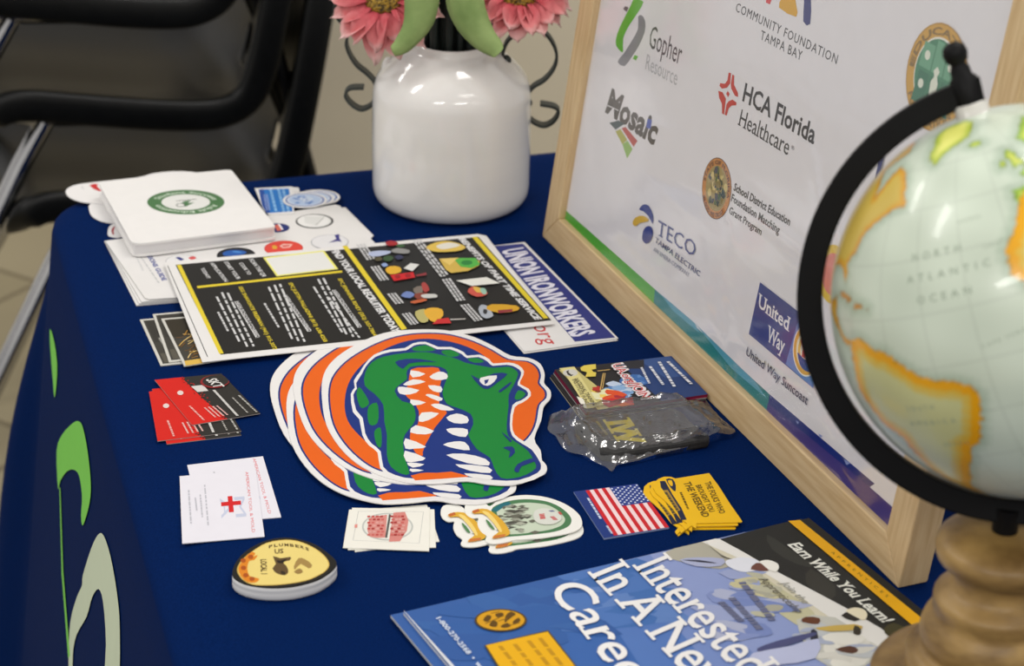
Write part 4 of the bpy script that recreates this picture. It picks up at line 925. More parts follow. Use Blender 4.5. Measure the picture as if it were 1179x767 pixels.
F.poly(GT([(585, 187), (640, 180), (690, 182), (715, 212), (706, 250), (700, 290), (692, 330), (722, 352), (710, 400), (672, 450), (642, 480), (632, 522), (602, 512), (582, 470), (582, 430), (610, 400), (614, 350), (590, 312), (560, 285), (574, 240)]), OR, 2); F.poly(GT([(582, 600), (620, 590), (740, 581), (790, 590), (806, 604), (700, 612), (600, 618)]), OR, 1); F.up()
NVL = [[(690, 182), (720, 205), (708, 250), (700, 290), (700, 310), (694, 300), (696, 250), (704, 212)], [(640, 478), (720, 360), (812, 372), (804, 440), (845, 505), (890, 560), (880, 600), (800, 600), (740, 584), (640, 588), (630, 530)]]
for P in NVL: F.poly(GT(P), NV, 2)
F.up()
for P in ([(582, 191), (640, 205), (590, 219)], [(553, 246), (592, 226), (640, 236), (580, 250)], [(532, 260), (550, 255), (616, 268), (580, 285), (540, 282)], [(582, 304), (642, 316), (592, 328)], [(625, 355), (692, 358), (650, 385), (614, 390)], [(580, 432), (602, 404), (672, 426), (640, 440)], [(562, 455), (642, 488), (600, 495), (562, 495)], [(560, 503), (640, 532), (606, 545), (565, 545)], [(568, 549), (636, 556), (590, 569)], [(580, 573), (633, 579), (588, 586)],
          [(655, 216), (692, 196), (722, 205), (722, 225), (680, 229)], [(650, 250), (700, 254), (701, 276), (670, 272)], [(640, 288), (662, 284), (706, 300), (690, 311)], [(660, 325), (700, 322), (752, 345), (700, 346)], [(720, 375), (760, 359), (802, 372), (802, 396), (750, 396)], [(720, 420), (760, 415), (803, 421), (796, 450), (745, 441)], [(708, 480), (750, 468), (792, 470), (812, 501), (760, 496)], [(720, 520), (790, 515), (872, 535), (886, 561), (800, 551)], [(755, 556), (882, 566), (890, 590), (812, 581)], [(790, 591), (890, 599), (892, 616), (824, 608)]):
    F.poly(GT(P), WB, 2)
for P in ([(522, 160), (560, 148), (620, 148), (686, 160), (640, 158), (575, 165), (552, 186)], [(815, 208), (850, 225), (905, 203), (958, 205), (920, 238), (882, 264), (850, 252)], [(925, 270), (972, 236), (966, 250), (932, 276)], [(940, 492), (976, 487), (987, 510), (962, 532), (968, 506)], [(984, 582), (998, 555), (1050, 533), (1064, 545), (1012, 564), (1002, 587)], [(934, 430), (972, 460), (968, 470)]): F.poly(GT(P), NV, 2)
F.up(); F.poly(GT([(853, 221), (916, 211), (906, 236), (880, 252), (856, 242)]), WB, 2); F.up(); F.poly(GT([(868, 230), (886, 226), (880, 240), (870, 246)]), NV, 1)
gat = F.build('sticker', 'large round alligator-head sticker on top of its stack, orange ring whole', 'sticker', 'alligator-head stickers')
def wshift(p0, d):                                                   # table vector for a shift seen at p0
    return onz(p0[0]+d[0], p0[1]+d[1])-onz(*p0)
for i, (d, rot, lab) in enumerate((((-29, -1), .10, 'round alligator-head sticker directly under the top one, its orange ring showing to the left'), ((-39, 18), .02, 'round alligator-head sticker third from the top, jaw and snout showing at the near edge'), ((-55, 1), .12, 'round alligator-head sticker at the bottom, white rim furthest left'))):
    v = wshift((470, 480), d); under(gat, 'sticker', v.x, v.y, -.0009*(i+1), rot, lab, 'sticker', 'alligator-head stickers')

# ------------------------------------------------------------------ red and black cards
R6 = lambda P: Z(160, 410, 6.55, P)
def redcard(z, qd, lab, top=False):
    F = Flat.at((230, 460), z); F.base(qd, (50, 48, 46), .0006, edge=(170, 160, 156))
    A, B, C_, D = [Vector((*p, 0)) for p in qd]; g = lambda s, t: tuple(((A*(1-s)+B*s)*(1-t)+(D*(1-s)+C_*s)*t)[:2])
    F.poly([g(0, 0), g(.40, 0), g(.42, .25), g(.44, .55), g(.50, .80), g(.52, 1), g(0, 1)], (214, 34, 22)); F.up()
    rd = random.Random(1)
    for _ in range(70):
        t = rd.random(); s = (.41+.09*t)+rd.gauss(0, .03); F.disc(g(s, t), .0007, rd.choice([(214, 34, 22), (50, 48, 46)]), n=6)
    F.up(); F.ell(g(.2, .33), 3.6, 2.6, (226, 206, 200), 14); F.poly([g(.42, .22), g(.60, .22), g(.60, .36), g(.44, .36)], (212, 208, 204), 1)
    F.words(g(.16, .62), g(.19, .95), 2.4, (236, 176, 168), 3)
    for s in (.36, .42, .48, .54): F.words(g(s-.02, .70), g(s+.01, .93), 2, (232, 190, 184), int(s*100))
    F.words(g(.66, .36), g(.66, .98), 3, (200, 198, 194), 9, gap=.02); F.words(g(.82, .58), g(.83, .97), 2, (160, 158, 152), 4); F.words(g(.93, .55), g(.95, .97), 2.2, (176, 174, 168), 5)
    C, R = F.disc(g(.80, .18), .012, (150, 40, 44)); F.up(); F.disc(C+Vector((.0005, .001)), .0108, (50, 48, 46), isuv=True); F.up()
    F.text('SKT', g(.70, .12), g(.72, .34), g(.86, .09), (226, 224, 220), bold=.02, shear=.2)
    F.build('business_card', lab, 'card', 'red and black business cards')
redcard(.0007, [(175, 448), (250, 440), (278, 501), (192, 511.5)], 'red and black business card at the bottom of its stack')
redcard(.0014, [(171.5, 451), (247, 441), (277.8, 496.5), (181.4, 508)], 'red and black business card in the middle, its red corner furthest left')
redcard(.0024, [(178, 437.5), (254.7, 430), (299.7, 476), (221, 489.5)], 'red and black business card on top of its stack, shifted back to the right')
# white tool cards
def toolcard(z, qd, lab):
    F = Flat.at((255, 580), z); F.base(qd, (228, 226, 234), .0006)
    A, B, C_, D = [Vector((*p, 0)) for p in qd]; g = lambda s, t: tuple(((A*(1-s)+B*s)*(1-t)+(D*(1-s)+C_*s)*t)[:2])
    F.text('AMERICAN TOOL & MOLD', g(.86, .02), g(.855, .93), g(.90, .015), (222, 92, 96))
    for s, t in ((.5, .38), (.68, .38)): F.text('A' if s < .6 else 'M', g(s, t), g(s, t+.3), g(s+.14, t), (196, 202, 222)); F.up()
    F.up(); F.poly([g(.51, .44), g(.76, .44), g(.76, .50), g(.51, .50)], (214, 40, 44)); F.poly([g(.60, .36), g(.66, .36), g(.66, .60), g(.60, .60)], (214, 40, 44))
    for s, a, b in ((.31, .16, .78), (.245, .3, .65), (.18, .34, .53), (.10, .22, .72)): F.words(g(s, a), g(s+.01, b), 1.6, (190, 190, 198), int(s*100))
    F.build('business_card', lab, 'card', 'white and red business cards')
toolcard(.0007, [(215.5, 535.5), (302.7, 525.4), (323.8, 595.5), (232, 603)], 'white business card with red print, lower one, further back')
toolcard(.0014, [(206.8, 548.4), (294.5, 541), (304.6, 617.8), (209.8, 625.8)], 'white business card with red cross, upper one, nearer')
# oval sticker stack, built as one solid body
P4 = lambda P: Z(255, 600, 7.669, P)
zp = .0115
F = Flat.at((328, 648), zp)
ov = [(95, 470), (110, 400), (145, 340), (200, 280), (290, 218), (420, 165), (560, 146), (700, 164), (830, 208), (930, 276), (1000, 338), (1016, 385), (985, 430), (920, 480), (820, 530), (640, 575), (450, 588), (300, 575), (190, 548), (120, 510)]
F.base(P4(ov), (34, 33, 30), .0008, 3)
F.poly(P4([(138, 420), (165, 365), (205, 320), (270, 268), (400, 192), (560, 165), (680, 178), (800, 226), (900, 296), (952, 372), (932, 430), (862, 480), (740, 530), (560, 560), (400, 570), (270, 562), (190, 522), (148, 470)]), (206, 176, 92), 3); F.up()
F.poly(P4([(150, 420), (170, 366), (210, 320), (272, 272), (400, 198), (560, 171), (678, 184), (796, 231), (893, 299), (943, 372), (925, 427), (858, 475), (737, 524), (558, 554), (400, 563), (275, 556), (196, 518), (158, 470)]), (232, 212, 134), 3); F.up()
F.poly(P4([(150, 420), (175, 365), (220, 310), (270, 272), (300, 290), (275, 318), (320, 300), (290, 345), (245, 355), (228, 420), (248, 486), (300, 500), (335, 515), (300, 545), (230, 540), (172, 490)]), (222, 140, 40), 2); F.up()
for p in ((192, 350), (195, 415), (215, 480), (258, 318), (270, 512)): F.ell(P4([p])[0], 3.2, 2.6, (176, 92, 30), 10)
F.poly(P4([(455, 312), (520, 330), (610, 318), (600, 350), (540, 362), (575, 400), (590, 450), (560, 480), (490, 465), (450, 420), (480, 380)]), (104, 84, 52), 2); F.up(); F.poly(P4([(490, 345), (520, 352), (575, 335), (545, 372), (500, 372)]), (44, 36, 26), 2); F.poly(P4([(525, 440), (560, 450), (565, 476), (530, 470)]), (58, 48, 32), 2)
F.poly(P4([(640, 400), (680, 330), (740, 340), (800, 390), (770, 420), (700, 380), (650, 430)]), (170, 142, 84), 2); F.poly(P4([(640, 450), (690, 420), (720, 450), (680, 470)]), (160, 132, 78), 2)
F.text('LOCAL 1', P4([(345, 340)])[0], P4([(350, 470)])[0], P4([(400, 340)])[0], (92, 74, 44), bold=.03); F.text('US', P4([(470, 290)])[0], P4([(548, 284)])[0], P4([(468, 250)])[0], (110, 92, 58), bold=.03)
tp = P4([(415, 240), (480, 228), (560, 224), (650, 230), (740, 250)]); L_ = 'PLUMBERS'
pth = [Vector((*p, 0)) for p in P4([(415, 242), (460, 232), (505, 226), (552, 223), (600, 225), (648, 231), (694, 240), (738, 252), (780, 268)])]
for i, ch in enumerate(L_):
    a, b = pth[i], pth[i+1]; F.text(ch, (a.x+.6, a.y), (b.x-.9, b.y), (a.x+.3, a.y-3.2), (104, 84, 48), bold=.03)
stack_label = F.build('top_label', None)
pe_ = empty('oval_sticker_stack', onz(328, 650, 0)); stack_label.parent = pe_; stack_label.matrix_parent_inverse = Matrix.Translation(-onz(328, 650, 0))
oq = [F.world(p) for p in F.outline]
cc = sum(oq, Vector())/len(oq); pb = MB(); rows = []
for sc_, h in ((.97, -.0008), (1.0, -.0014), (1.006, -.004), (.995, -.0052), (1.006, -.0064), (1.008, -.009), (.99, -.0109), (.96, -.0115)):
    rows.append([(cc+(p-cc)*sc_+ZU*h)-onz(328, 650, 0) for p in oq])
pb.grid(rows, closev=True); nq = len(oq); pb.add(rows[-1], [tuple(reversed(range(nq)))]); 
pb.build('body', ink((222, 222, 222), .35), pe_); tag(pe_, 'thick white oval stack of stickers in one block, with a black-rimmed yellow emblem on top', 'sticker stack')
# white brick-pattern stickers
I9 = lambda P: Z(390, 575, 9.07, P)
def brick(z, P, lab, art=False):
    F = Flat.at((450, 608), z); F.base(I9(P), (233, 231, 221), .0005)
    if art:
        F.line(I9([(205, 125), (885, 130), (840, 460), (150, 428), (205, 125)]), .0004, (190, 190, 186))
        F.ell(I9([(510, 287)])[0], 29.5, 16, (188, 190, 184), 40); F.up(); F.ell(I9([(510, 287)])[0], 27.5, 14.4, (226, 225, 216), 40); F.up()
        F.poly(I9([(330, 195), (400, 175), (505, 162), (488, 400), (400, 405), (325, 392), (300, 330), (305, 250)]), (216, 148, 140)); F.poly(I9([(572, 140), (692, 132), (728, 225), (712, 330), (690, 360), (640, 440), (524, 444), (545, 300)]), (214, 142, 134)); F.line(I9([(535, 162), (495, 400)]), .0016, (96, 98, 94)); F.up()
        rd = random.Random(2)
        for (x0, x1) in ((315, 490), (555, 705)):
            for r in range(7):
                y = 180+r*32
                for c in range(4):
                    x = x0+(x1-x0)*(c+.5*(r % 2)*.6)/4
                    F.poly(I9([(x-15, y-8), (x+15, y-9), (x+13, y+10), (x-17, y+10)]), rd.choice([(196, 84, 80), (206, 110, 104), (176, 62, 62), (220, 168, 160)]))
        F.poly(I9([(168, 268), (196, 262), (192, 300), (166, 300)]), (226, 150, 140))
    F.build('sticker', lab, 'sticker', 'white brick-print stickers')
brick(.0005, [(200, 112), (920, 55), (1052, 440), (168, 548)], 'white sticker at the bottom of the brick-print stack, its corner furthest right')
brick(.0011, [(140, 88), (998, 105), (1015, 502), (95, 528)], 'white sticker in the middle of the brick-print stack')
brick(.0017, [(108, 108), (952, 84), (944, 540), (44, 506)], 'white sticker with red brick print, on top of its stack', True)
# oval die-cut stickers
V4 = lambda P: Z(500, 560, 6.55, P)
F = Flat.at((590, 600), .0030)
od = [(420, 150), (480, 108), (570, 78), (700, 66), (850, 84), (980, 130), (1080, 200), (1116, 270), (1092, 322), (1000, 356), (820, 388), (700, 398), (600, 405), (560, 418), (480, 432), (405, 428), (384, 405), (395, 375), (350, 340), (325, 285), (332, 240), (290, 242), (246, 218), (228, 175), (248, 122), (330, 112), (385, 128)]
F.base(V4(od), (236, 235, 228), .0008, 3)
F.poly(V4([(430, 180), (500, 130), (600, 104), (720, 98), (850, 115), (950, 158), (1020, 220), (1034, 268), (1000, 310), (900, 345), (740, 365), (600, 378), (520, 375), (470, 300)]), (84, 132, 92), 3); F.up()
F.poly(V4([(470, 195), (540, 150), (620, 130), (720, 124), (840, 138), (920, 175), (975, 226), (985, 262), (950, 300), (860, 330), (730, 350), (600, 362), (540, 345)]), (196, 208, 186), 3); F.up()
F.poly(V4([(430, 180), (500, 132), (560, 115), (580, 135), (520, 160), (470, 195)]), (40, 116, 128)); F.up()
rd = random.Random(11)
for _ in range(60):
    x, y = rd.gauss(620, 70), rd.uniform(150, 355); l, w = rd.uniform(14, 60), rd.uniform(6, 14)
    if 480 < x < 760: F.poly(V4([(x-l, y), (x, y-w), (x+l, y-w*.3), (x, y+w)]), rd.choice([(112, 112, 100), (86, 86, 78), (146, 148, 134), (168, 172, 156)])); F.k += .25
F.up(); F.poly(V4([(760, 190), (840, 172), (930, 200), (960, 250), (900, 290), (800, 290), (750, 250)]), (212, 214, 204), 3); F.up()
F.words(V4([(790, 215)])[0], V4([(800, 255)])[0], 6, (206, 96, 96), 2); F.words(V4([(860, 190)])[0], V4([(880, 200)])[0], 5, (110, 120, 160), 3); F.words(V4([(870, 235)])[0], V4([(900, 262)])[0], 5, (214, 130, 130), 4); F.words(V4([(930, 200)])[0], V4([(948, 222)])[0], 3, (206, 84, 84), 5)
F.up(); F.poly(V4([(285, 195), (330, 178), (400, 180), (450, 210), (510, 260), (555, 320), (570, 365), (530, 388), (440, 402), (450, 378), (486, 350), (462, 300), (420, 250), (360, 212), (300, 215)]), (222, 176, 62), 2); F.up()
F.poly(V4([(360, 195), (410, 205), (470, 270), (510, 340), (495, 352), (450, 290), (400, 235)]), (240, 214, 130), 2); F.poly(V4([(388, 255), (420, 280), (456, 332), (430, 325), (402, 290)]), (92, 140, 92), 2); F.poly(V4([(285, 195), (330, 178), (345, 195), (300, 212)]), (196, 110, 60), 1); F.poly(V4([(440, 402), (455, 378), (540, 368), (530, 388)]), (204, 126, 66), 1)
ov_ = F.build('sticker', 'oval die-cut sticker with green border and gold ribbon, on top of its stack', 'sticker', 'oval ribbon stickers')
for i, (d, r, lab) in enumerate((((-27.5, 2.5), 0, 'oval ribbon sticker below, its ribbon end furthest left'), ((1, 7), .06, 'oval ribbon sticker at the bottom, its rim towards the magazine'))):
    v = wshift((590, 600), d); under(ov_, 'sticker', v.x, v.y, -.001*(i+1), r, lab, 'sticker', 'oval ribbon stickers')
# flag sticker
F = Flat.at((715, 588), .0016)
F.base([(660.5, 566), (733.6, 557.2), (770.5, 607.2), (695.5, 619.8)], (30, 62, 132), .0014, edge=(150, 166, 204))
A, B, C_, D = [Vector((*p, 0)) for p in ((674, 565), (733.6, 557.2), (770.3, 607.2), (707, 617))]; g = lambda s, t: tuple(((A*(1-s)+B*s)*(1-t)+(D*(1-s)+C_*s)*t)[:2])
for i in range(13): F.poly([g(i/13, 0), g((i+1)/13, 0), g((i+1)/13, 1), g(i/13, 1)], (206, 36, 48) if i % 2 == 0 else (240, 214, 216))
F.up(); F.poly([g(6/13, 0), g(1, 0), g(1, .42), g(6/13, .42)], (48, 72, 146)); F.up()
for r in range(9):
    for c in range(6 if r % 2 == 0 else 5):
        t = (c+.5+(0 if r % 2 == 0 else .5))/6*.42; s = 6/13+(r+.5)/9*7/13; F.ell(g(s, t), 1.25, .8, (214, 220, 236), 8)
F.words((675.5, 574), (691, 599), 2.6, (196, 208, 230), 2); F.words((697.5, 606), (703.5, 615), 2.4, (196, 208, 230), 5)
F.build('sticker', 'blue sticker with a stars and stripes flag, beside the yellow die-cut stickers', 'sticker')
# yellow die-cut stickers
Y5 = lambda P: Z(640, 530, 5.126, P)
F = Flat.at((800, 578), .0034)
yo = [(575, 165), (582, 130), (605, 110), (640, 97), (680, 98), (705, 108), (905, 76), (960, 150), (1030, 260), (1100, 360), (1095, 366), (1000, 368), (830, 372), (828, 402), (800, 385), (765, 412), (755, 395), (775, 372), (735, 345), (690, 285), (640, 235), (592, 195)]
YE = (240, 194, 24)
F.base(Y5(yo), YE, .0006, 1, edge=(226, 190, 70))
F.poly(Y5([(614, 124), (644, 122), (690, 205), (740, 280), (772, 350), (740, 355), (705, 280), (650, 200), (620, 160)]), (34, 42, 74)); F.poly(Y5([(650, 112), (690, 112), (708, 150), (704, 185), (676, 160)]), (34, 42, 74), 2); F.up(); F.poly(Y5([(660, 122), (684, 120), (690, 150), (676, 150)]), YE, 2); F.poly(Y5([(635, 178), (660, 175), (735, 295), (712, 304), (680, 240)]), (176, 142, 60))
F.words(Y5([(640, 190)])[0], Y5([(712, 300)])[0], 3, (84, 76, 60), 3)
OLV = (112, 88, 8)
for t, a, b, c in (('THE FOLKS WHO', (877, 131), (968, 318), (912, 124)), ('BROUGHT YOU', (824, 150), (908, 308), (856, 143)), ('THE WEEKEND', (752, 132), (868, 338), (794, 126))): F.text(t, *Y5([a, b, c]), OLV, bold=.03)
F.words(Y5([(730, 190)])[0], Y5([(775, 290)])[0], 2.5, OLV, 8)
yel = F.build('sticker', 'yellow die-cut weekend sticker on top of its stack', 'sticker', 'yellow weekend stickers')
for i, (d, r, lab) in enumerate((((-4, 2.4), -.01, 'yellow die-cut sticker second from the top of its stack'), ((-11, 2.6), .02, 'yellow die-cut sticker third from the top of its stack'), ((-6, 4), -.03, 'yellow die-cut sticker at the bottom of its stack'))):
    v = wshift((800, 578), d); under(yel, 'sticker', v.x, v.y, -.0008*(i+1), r, lab, 'sticker', 'yellow weekend stickers')
# ------------------------------------------------------------------ welding booklets
A4 = lambda P: Z(620, 390, 4.512, P)
A9 = lambda P: Z(630, 410, 9.59, P)
def booklet(z, d, lab, top=False, edge=(150, 60, 84)):
    S = lambda P: [(x+d[0], y+d[1]) for x, y in P]
    F = Flat.at((725, 440), z); qd = S([(638.8, 425.7), (773, 410), (815, 454), (675.4, 475)])
    F.base(qd, (44, 42, 44), .0012, edge=edge)
    A, B, C_, D = [Vector((*p, 0)) for p in qd]; g = lambda s, t: tuple(((A*(1-s)+B*s)*(1-t)+(D*(1-s)+C_*s)*t)[:2])
    F.poly([g(.03, .02), g(.16, 0), g(.30, .98), g(.10, .98)], (206, 196, 130)); 
    if top:
        F.poly([g(.55, .02), g(1, 0), g(1, 1), g(.62, 1)], (44, 74, 128)); F.poly([g(.72, .0), g(.98, 0), g(.99, .5), g(.8, .5)], (64, 96, 152)); F.up()
        F.poly(S(A9([(830, 60), (1070, 40), (1070, 140), (880, 140)])), (52, 52, 60)); F.up()
        rd = random.Random(12)
        def blob(x, y, n, sp, cols, sz):
            for k in range(n):
                p = (rd.gauss(x, sp), rd.gauss(y, sp*.55)); c = F.uv(S(A9([p]))[0]); r = sz*rd.uniform(.5, 1.3)
                F.poly([c+r*rd.uniform(.7, 1.3)*Vector((1.3*math.cos(a), math.sin(a))) for a in [j*2*PI/8 for j in range(8)]], cols[k % len(cols)], isuv=True)
                if k % 4 == 3: F.up()
            F.up()
        blob(830, 400, 26, 70, [(120, 160, 206), (150, 184, 220), (96, 140, 196), (196, 210, 230)], .0055)
        blob(960, 260, 14, 60, [(72, 120, 184), (110, 150, 204)], .005)
        blob(640, 440, 22, 45, [(236, 232, 190), (240, 214, 110), (244, 240, 224)], .0045)
        blob(770, 500, 24, 60, [(226, 92, 46), (206, 52, 52), (236, 130, 56), (180, 50, 64)], .0045)
        blob(480, 550, 10, 30, [(236, 226, 150), (240, 206, 90)], .003)
        blob(560, 380, 8, 24, [(190, 60, 50), (150, 70, 40)], .0022)
        F.poly(S(A9([(130, 140), (300, 125), (575, 560), (440, 590), (215, 235)])), (224, 214, 150)); F.poly(S(A9([(325, 455), (400, 480), (440, 590), (380, 560)])), (240, 236, 220)); F.up()
        F.poly(S(A9([(365, 140), (410, 110), (535, 100), (540, 150), (490, 160), (510, 185), (540, 190), (535, 235), (420, 240), (440, 190), (375, 170)])), (226, 206, 96)); F.up()
        F.ell(S(A9([(255, 195)]))[0], 8.6, 4.2, (206, 204, 196), 20); F.up(); F.poly(S(A9([(210, 180), (240, 165), (235, 190), (265, 215), (290, 215), (265, 235), (225, 215)])), (60, 56, 50), 1)
        F.text('NATIONAL TRAINING', S(A9([(300, 260)]))[0], S(A9([(505, 560)]))[0], S(A9([(345, 252)]))[0], (84, 76, 50), bold=.02); F.text('INSTITUTE FUND', S(A9([(275, 270)]))[0], S(A9([(430, 550)]))[0], S(A9([(315, 262)]))[0], (84, 76, 50), bold=.02)
        for p0, p1, w in (((620, 200), (585, 390), .0009), ((640, 200), (610, 370), .0007), ((560, 175), (690, 160), .0012)): F.line(S(A9([p0, p1])), w, (214, 180, 110))
        F.up()
        F.text('UA.org/JOIN', *S(A4([(376, 138), (541, 322), (433, 128)])), (240, 232, 232), bold=.09); F.up(); F.text('UA.org/JOIN', *S(A4([(382, 142), (538, 317), (428, 132)])), (206, 52, 60), bold=.01)
        for a, b, w in (((528, 155), (570, 238), 5), ((572, 150), (640, 245), 6), ((618, 126), (698, 255), 6.5), ((664, 125), (786, 242), 6.5)): a, b = S(A4([a, b])); F.words(a, b, w*.55, (226, 228, 236), int(a[0]))
    F.build('booklet', lab, 'booklet', 'colourful welding booklets')
booklet(.0013, (-5.5, 8.5), 'welding booklet at the bottom of the colourful pile, cream corner showing', edge=(196, 188, 160))
booklet(.0027, (-4.5, 6), 'welding booklet second from the bottom of the colourful pile', edge=(92, 88, 86))
booklet(.0042, (-1.5, 3.5), 'welding booklet in the middle of the colourful pile', edge=(186, 182, 180))
booklet(.0057, (-.6, 1.8), 'welding booklet with magenta edge, directly under the top one', edge=(176, 46, 92))
booklet(.0072, (0, 0), 'colourful welding booklet with red lettering and orange sparks, on top of its pile', True, edge=(146, 40, 76))

# ------------------------------------------------------------------ folded black shirt in a clear bag
bz = .0085
F = Flat.at((740, 490), bz)
it = A4([(196, 425), (380, 402), (600, 378), (700, 362), (745, 385), (795, 440), (880, 500), (872, 520), (720, 548), (400, 596), (330, 585), (270, 530), (210, 470)])
blackf = noise_mat('black_cotton', (40, 40, 40), (54, 53, 52), 400, .8, .2, 600, dist=.0005)
F.base(it, blackf, .0005, 1)
top_out = [F.world(p) for p in F.outline]
F.text('IW', *A4([(342, 420), (432, 552), (468, 408)]), (226, 210, 60), bold=.06, serif=1.6)
F.words(*A4([(296, 430), (350, 500)]), 3, (150, 140, 70), 3)
F.poly(A4([(760, 490), (830, 475), (880, 515), (830, 530)]), (30, 30, 32))
shirt = empty('folded_shirt', onz(740, 500, .0006)); o = F.build('printed_front'); o.parent = shirt; o.matrix_parent_inverse = Matrix.Translation(-onz(740, 500, .0006))
cc = sum(top_out, Vector())/len(top_out); sb = MB(); rows = []
for sc_, h in ((1.0, -.0003), (1.02, -.0012), (1.03, -.0024), (1.022, -.0036), (1.03, -.005), (1.03, -.0066), (1.0, -.0079)):
    rows.append([(cc+(p-cc)*sc_+ZU*h)-onz(740, 500, .0006) for p in top_out])
sb.grid(rows, closev=True); sb.add(rows[-1], [tuple(reversed(range(len(top_out))))]); sb.build('folded_body', blackf, shirt)
tag(shirt, 'folded black shirt with two yellow block letters, sealed inside the clear bag', 'shirt')
plastic = clear_mat('clear_plastic', (.92, .92, .93, 1), 1.2, .28, 70, .16, base=.11)
bo = A4([(58, 412), (90, 408), (125, 416), (200, 410), (262, 396), (420, 372), (600, 340), (720, 330), (800, 312), (832, 300), (856, 308), (882, 345), (912, 385), (940, 420), (978, 452), (1022, 490), (1004, 512), (990, 520), (940, 528), (900, 542), (800, 582), (700, 606), (600, 626), (520, 648), (450, 662), (410, 670), (380, 700), (350, 676), (290, 652), (245, 628), (200, 612), (140, 590), (105, 545), (88, 515), (48, 482)])
T0 = Flat.at((740, 500), .0)
bq = [Vector((p.x, p.y)) for p in catmull([(*T0.uv(p), 0) for p in bo], 3)]
tq = [T0.uv(p) for p in it]; tc = sum(tq, Vector((0, 0)))/len(tq)
def inpoly(p, P):
    c = False; j = len(P)-1
    for i in range(len(P)):
        if (P[i].y > p.y) != (P[j].y > p.y) and p.x < (P[j].x-P[i].x)*(p.y-P[i].y)/(P[j].y-P[i].y)+P[i].x: c = not c
        j = i
    return c
def sdist(p, P):
    b = 9
    for i in range(len(P)):
        a, c = P[i-1], P[i]; e = c-a; t = max(0, min(1, (p-a).dot(e)/max(e.length_squared, 1e-12))); b = min(b, (a+e*t-p).length)
    return -b if inpoly(p, P) else b
from mathutils import noise as mn
def bag_h(p, edge):
    d = sdist(p, tq); fall = max(0, 1-max(0, d-.003)/.022); base = .0088*fall**1.3
    w = 1.0 if d > 0 else .35
    cz = .0042*abs(mn.noise(Vector((p.x*95, p.y*60, 1.3))))+.0030*abs(mn.noise(Vector((p.x*230, p.y*150, 4.1))))
    return base+.0012+(cz*w if not edge else .0005)+(.001 if d < .004 else 0)
bc = sum(bq, Vector((0, 0)))/len(bq); KR = 34; rows = []
for k in range(KR+1):
    t = k/KR; row = []
    for p in bq:
        q_ = bc+(p-bc)*t; row.append(Vector((q_.x, q_.y, bag_h(q_, k == KR))))
    rows.append(row)
bb = MB(); o0 = onz(740, 500, 0); L = lambda v: T0.world((v.x, v.y), v.z)-o0
bb.grid([[L(v) for v in r] for r in rows], closev=True)
bb.grid([[L(Vector((v.x, v.y, .0004))) for v in rows[-1]], [L(v) for v in rows[-1]]], closev=True)
bag = bb.build('plastic_bag', plastic, loc=o0); tag(bag, 'crinkled clear plastic bag holding the folded black shirt', 'bag')

# ------------------------------------------------------------------ globe
GD, GRAD = 1.31, .1160
g = ray(1186, 347).normalized(); GC3 = CAM+g*GD
gr = (RT-g*RT.dot(g)).normalized(); gu = gr.cross(g); gt = -g
TL_, P0_, LM0 = math.radians(16.6), math.radians(12.0), math.radians(-14.3)
AE = math.cos(TL_)*gr+math.sin(TL_)*gu; AU = -math.sin(TL_)*gr+math.cos(TL_)*gu
POLE = math.cos(P0_)*AU+math.sin(P0_)*gt
def geo(la, lo, r=1.0):
    la, lo = math.radians(la), math.radians(lo)-LM0
    X = math.cos(la)*math.sin(lo); Y = math.cos(P0_)*math.sin(la)-math.sin(P0_)*math.cos(la)*math.cos(lo); Q = math.sin(P0_)*math.sin(la)+math.cos(P0_)*math.cos(la)*math.cos(lo)
    return (X*AE+Y*AU+Q*gt)*r
RM = GRAD*245.5/222
LV = -(AE)                                                            # the side of the meridian arm
def ringp(a, R): return POLE*(R*math.cos(a))+LV*(R*math.sin(a))
amin = min(range(60, 200), key=lambda d: ringp(math.radians(d), RM).z)
low = GC3+ringp(math.radians(amin), RM)
BX = Vector((low.x, low.y, TH))
globe = empty('desk_globe', BX)
tag(globe, 'antique-style desk globe on a turned wooden base with a black meridian arm, nearest to us', 'globe')
Lg = lambda p: Vector(p)-BX
